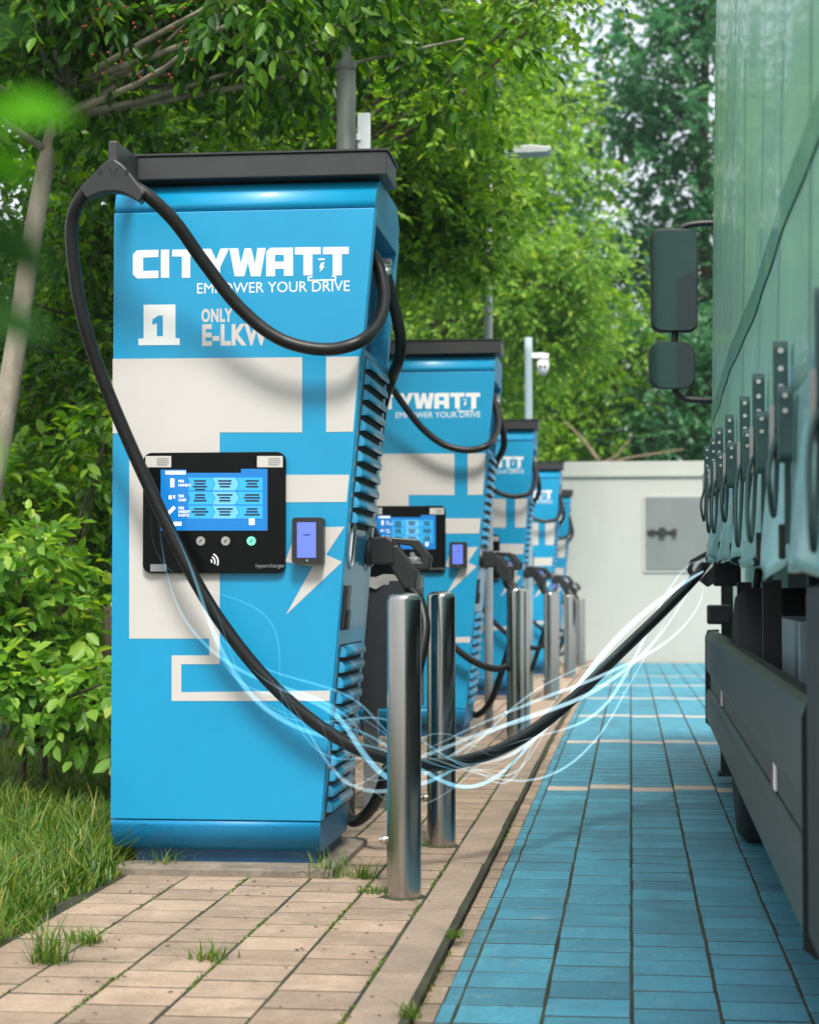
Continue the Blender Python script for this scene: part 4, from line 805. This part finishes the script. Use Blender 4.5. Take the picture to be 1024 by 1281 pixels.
# tree stump
o = empty('tree_stump', (-2.42, 9.3, 0), 'brown rotten tree stump among the shrubs', 'stump'); bm = bmesh.new(); n = 26
pf = [(.17, 0), (.12, .1), (.10, .4), (.105, .8), (.10, .88)]
rg = [[bm.verts.new((r_ * (1 + .12 * math.sin(5 * a) + .05 * math.sin(11 * a + r_ * 30)) * math.cos(a), r_ * (1 + .12 * math.sin(5 * a)) * math.sin(a), z + (.03 * math.sin(3 * a) if z > .8 else 0))) for a in [2 * math.pi * i / n for i in range(n)]] for r_, z in pf]
for a, b in zip(rg, rg[1:]):
    for i in range(n): bm.faces.new((a[i], a[(i + 1) % n], b[(i + 1) % n], b[i]))
bm.faces.new(rg[-1]); obj('stump_wood', bm, 'barkdark', o)
# grass
def blades(rs, P, H, lean=.5, wd=.0045):
    n = len(P); th = rs.random(n) * 2 * np.pi; d = np.stack([np.cos(th), np.sin(th), np.zeros(n)], 1); s = np.stack([-np.sin(th), np.cos(th), np.zeros(n)], 1)
    ln = rs.uniform(.1, lean, n)[:, None] * H[:, None]; up = np.array([0, 0, 1.0]); w_ = (wd * rs.uniform(.6, 1.4, n))[:, None]
    m_ = P + d * ln * .35 + up * H[:, None] * .55; t = P + d * ln + up * (H * rs.uniform(.75, 1, n))[:, None]
    V = np.stack([P - s * w_, P + s * w_, m_ + s * w_ * .8, m_ - s * w_ * .8, t + s * w_ * .12, t - s * w_ * .12], 1).reshape(-1, 3)
    b = np.arange(n)[:, None] * 6; return V, np.stack([b + [0, 1, 2, 3], b + [3, 2, 4, 5]], 1).reshape(-1, 4)
rs = np.random.default_rng(8); n = 46000
x = -1.72 - rs.random(n) ** 1.15 * 2.2; y = 4.6 + rs.random(n) * 6.5
edge = -1.70 + .05 * np.sin(y * 5) + .04 * np.sin(y * 11 + 1); keep = x < edge - .03 * rs.random(n); x, y = x[keep], y[keep]
cl = .5 + .5 * np.sin(x * 5 + 1.3 * np.sin(y * 3)) * np.sin(y * 4.1 + x * 2)
V, Fc = blades(rs, np.stack([x, y, np.full(len(x), -.015)], 1), (.05 + .17 * cl * rs.random(len(x)) ** 1.5) * np.clip((edge[keep] - x) * 5 + .35, .3, 1.15), 1.3)
tag(link('grass', npmesh('grass', V, Fc, 4), 'grass'), 'long green grass growing on the verge left of the paving', 'grass', kind='stuff')
def tuft(x, y, n, spread, h, label, seed):
    rs = np.random.default_rng(seed); P = np.stack([rs.normal(0, spread, n), rs.normal(0, spread * .8, n), np.zeros(n)], 1); V, Fc = blades(rs, P, h * rs.uniform(.3, 1.15, n), 1.7, .0019)
    o = link('grass_tuft', npmesh('grass_tuft', V, Fc, 4), 'grass'); o.location = (x, y, g(y) - .004); tag(o, label, 'weed', 'weeds in the paving')
for i, (u, v, n, s, h, lb) in enumerate([(60, 1205, 70, .022, .13, 'tall grass tuft in the paving beside the lawn edge'), (108, 1180, 80, .03, .06, 'low grass tuft in the paving next to the tall tuft'), (262, 1201, 60, .025, .055, 'small grass tuft alone in the open paving'), (410, 1098, 60, .025, .10, 'grass tuft at the right foot of the station numbered 1'),
        (455, 1100, 50, .02, .07, 'small weed between the station numbered 1 and its front bollard'), (470, 1117, 90, .03, .03, 'low weed hugging the foot of the front bollard'), (25, 1165, 60, .03, .06, 'grass tuft at the corner of lawn and paving'), (205, 1090, 40, .03, .10, 'thin grass at the left foot of the station numbered 1'), (565, 1172, 40, .014, .03, 'tiny weed in the gutter below the kerb'), (512, 1272, 40, .012, .045, 'little weed in the gutter at a kerb joint'), (470, 968, 60, .04, .04, 'yellowish weed behind the station numbered 1'), (525, 1060, 40, .02, .03, 'withered weed beside the rear bollard of the first station')]):
    d = _R * ((u - 512) / F) - _U * ((v - 640.5) / F) + _F; t = -.97 / d.z; tuft(d.x * t, d.y * t, int(n * 1.5), s * 1.15, h, lb, 70 + i)
# moss and seedlings in the joints, litter
rs = np.random.default_rng(12); P = []
for k in range(6):
    xj = KL - .2115 * k; m_ = 1500 if k < 4 else 500; yy = 3.3 + rs.random(m_) ** 1.3 * 9; kp = np.sin(yy * 3.1 + k * 2) + np.sin(yy * 7.7 + k) > .2; yy = yy[kp]; P.append(np.stack([xj + rs.normal(0, .004, len(yy)), yy, np.full(len(yy), -.002)], 1))
yy = 3.3 + rs.random(1500) * 14; P.append(np.stack([KR + .006 + rs.normal(0, .005, 1500), yy, np.full(1500, LANE - .002)], 1)[np.sin(yy * 4) + np.sin(yy * 1.7) > .4])
P = np.concatenate(P); P[:, 2] += [g(q) for q in P[:, 1]]; V, Fc = blades(rs, P, rs.uniform(.004, .013, len(P)), .8, .0022)
tag(link('moss', npmesh('moss', V, Fc, 4), 'grass'), 'green moss and seedlings in the joints of the paving', 'moss', kind='stuff')
n = 420; P = np.stack([rs.uniform(-1.7, -.55, n), 3.3 + rs.random(n) * 7, np.full(n, .004)], 1); A = norm(rs.normal(size=(n, 3)) * [1, 1, .15]); V, Fc = leaves(P, A, np.tile([0, 0, 1.0], (n, 1)) + rs.normal(size=(n, 3)) * .2, rs.uniform(.004, .02, n), .5)
tag(link('leaf_litter', npmesh('leaf_litter', V, Fc, 4), 'barkdark'), 'scattered brown crumbs and leaf bits on the beige paving', 'litter', kind='stuff')
# overhanging shrub branch close to the camera, out of focus
o = empty('foreground_shrub', (-1.5, .75, 0), 'blurred leafy shrub branch reaching in at the left edge', 'shrub')
bm = bmesh.new(); tube(bm, [(0, 0, -.1), (.5, 0, .6), (1.0, 0, 1.0), (1.2, .02, 1.22)], lambda t: .010 * (1 - .6 * t), 8, 6); tube(bm, [(.75, 0, .8), (1.1, .02, .88), (1.22, .03, .93)], .003, 6, 4); tube(bm, [(1.0, 0, 1.0), (1.15, .02, 1.08), (1.24, .03, 1.13)], .003, 6, 4); obj('stem', bm, 'twig', o)
for x, y, z, L, ang, k in [(-.262, .76, 1.160, .043, 4, 'b'), (-.275, .78, 1.150, .036, -18, 'b'), (-.275, .75, 1.185, .03, 50, 'd'), (-.283, .8, 1.125, .05, -25, 'd'), (-.283, .78, 1.105, .05, -40, 'd'), (-.262, .76, 1.078, .036, -8, 'd'), (-.275, .76, 1.095, .045, -75, 'd'), (-.275, .77, 1.135, .05, -80, 'd'), (-.262, .75, 1.030, .022, -30, 'b'), (-.258, .75, .918, .016, 0, 'd'), (-.27, .75, 1.05, .035, -50, 'd'), (-.28, .75, 1.19, .045, 8, 'd')]:
    a = R(ang); V, Fc = leaves(np.zeros((1, 3)), np.array([[math.cos(a), .15, math.sin(a)]]), np.array([[.1, -.75, .6]]), np.array([L]), .62)
    q = link('leaf', npmesh('leaf', V, Fc, 4), 'lf_front' if k == 'b' else 'lf_shade', o); q.location = (x + 1.5, y - .75, z)
# light effect with no lamp, shaped as glowing strands winding round the plugged-in cable
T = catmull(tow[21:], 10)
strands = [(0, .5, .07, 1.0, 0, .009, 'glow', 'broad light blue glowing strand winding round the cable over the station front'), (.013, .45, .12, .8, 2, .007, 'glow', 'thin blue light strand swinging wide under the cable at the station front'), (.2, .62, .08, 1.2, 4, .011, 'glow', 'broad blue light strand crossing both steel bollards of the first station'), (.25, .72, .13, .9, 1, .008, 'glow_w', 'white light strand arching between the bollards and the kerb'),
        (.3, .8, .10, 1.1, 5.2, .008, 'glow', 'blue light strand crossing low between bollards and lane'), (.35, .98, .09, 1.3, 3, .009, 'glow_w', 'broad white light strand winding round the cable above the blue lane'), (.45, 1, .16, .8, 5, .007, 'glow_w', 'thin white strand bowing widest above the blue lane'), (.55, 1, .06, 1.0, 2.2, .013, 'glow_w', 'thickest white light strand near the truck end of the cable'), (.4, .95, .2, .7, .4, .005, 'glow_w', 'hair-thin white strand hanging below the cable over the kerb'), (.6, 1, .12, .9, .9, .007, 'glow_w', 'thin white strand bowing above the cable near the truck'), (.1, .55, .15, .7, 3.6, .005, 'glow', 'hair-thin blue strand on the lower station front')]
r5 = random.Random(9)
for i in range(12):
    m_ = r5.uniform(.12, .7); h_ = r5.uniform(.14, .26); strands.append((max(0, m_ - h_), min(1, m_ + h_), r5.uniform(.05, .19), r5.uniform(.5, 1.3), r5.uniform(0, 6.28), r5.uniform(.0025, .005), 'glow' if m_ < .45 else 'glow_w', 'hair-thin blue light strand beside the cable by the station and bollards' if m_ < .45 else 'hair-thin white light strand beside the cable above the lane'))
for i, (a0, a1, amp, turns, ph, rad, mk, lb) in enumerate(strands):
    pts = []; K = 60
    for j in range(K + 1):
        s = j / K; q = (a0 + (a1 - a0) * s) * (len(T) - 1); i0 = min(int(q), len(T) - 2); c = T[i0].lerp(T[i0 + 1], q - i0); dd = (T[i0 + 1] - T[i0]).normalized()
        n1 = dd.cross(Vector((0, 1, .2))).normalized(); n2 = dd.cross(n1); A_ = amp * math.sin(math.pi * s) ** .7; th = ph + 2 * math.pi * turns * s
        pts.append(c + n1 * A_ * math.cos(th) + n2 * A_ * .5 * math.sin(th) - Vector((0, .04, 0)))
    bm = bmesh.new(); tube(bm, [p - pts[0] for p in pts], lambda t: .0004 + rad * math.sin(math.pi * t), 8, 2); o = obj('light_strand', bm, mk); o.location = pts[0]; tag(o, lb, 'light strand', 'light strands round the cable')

# ------------------------------------------------------------------ air
hz = bmesh.new(); box(hz, -60, 60, -8, 70, -1.3, 19)
ho = obj('haze', hz, None); tag(ho, kind='stuff')
hm = bpy.data.materials.new('haze'); hm.use_nodes = True; t = hm.node_tree; t.nodes.remove(t.nodes['Principled BSDF'])
pv = t.nodes.new('ShaderNodeVolumePrincipled'); pv.inputs['Color'].default_value = (.72, .93, .90, 1); pv.inputs['Density'].default_value = .0006; pv.inputs['Anisotropy'].default_value = 0
t.links.new(pv.outputs[0], t.nodes['Material Output'].inputs['Volume']); ho.data.materials.append(hm)
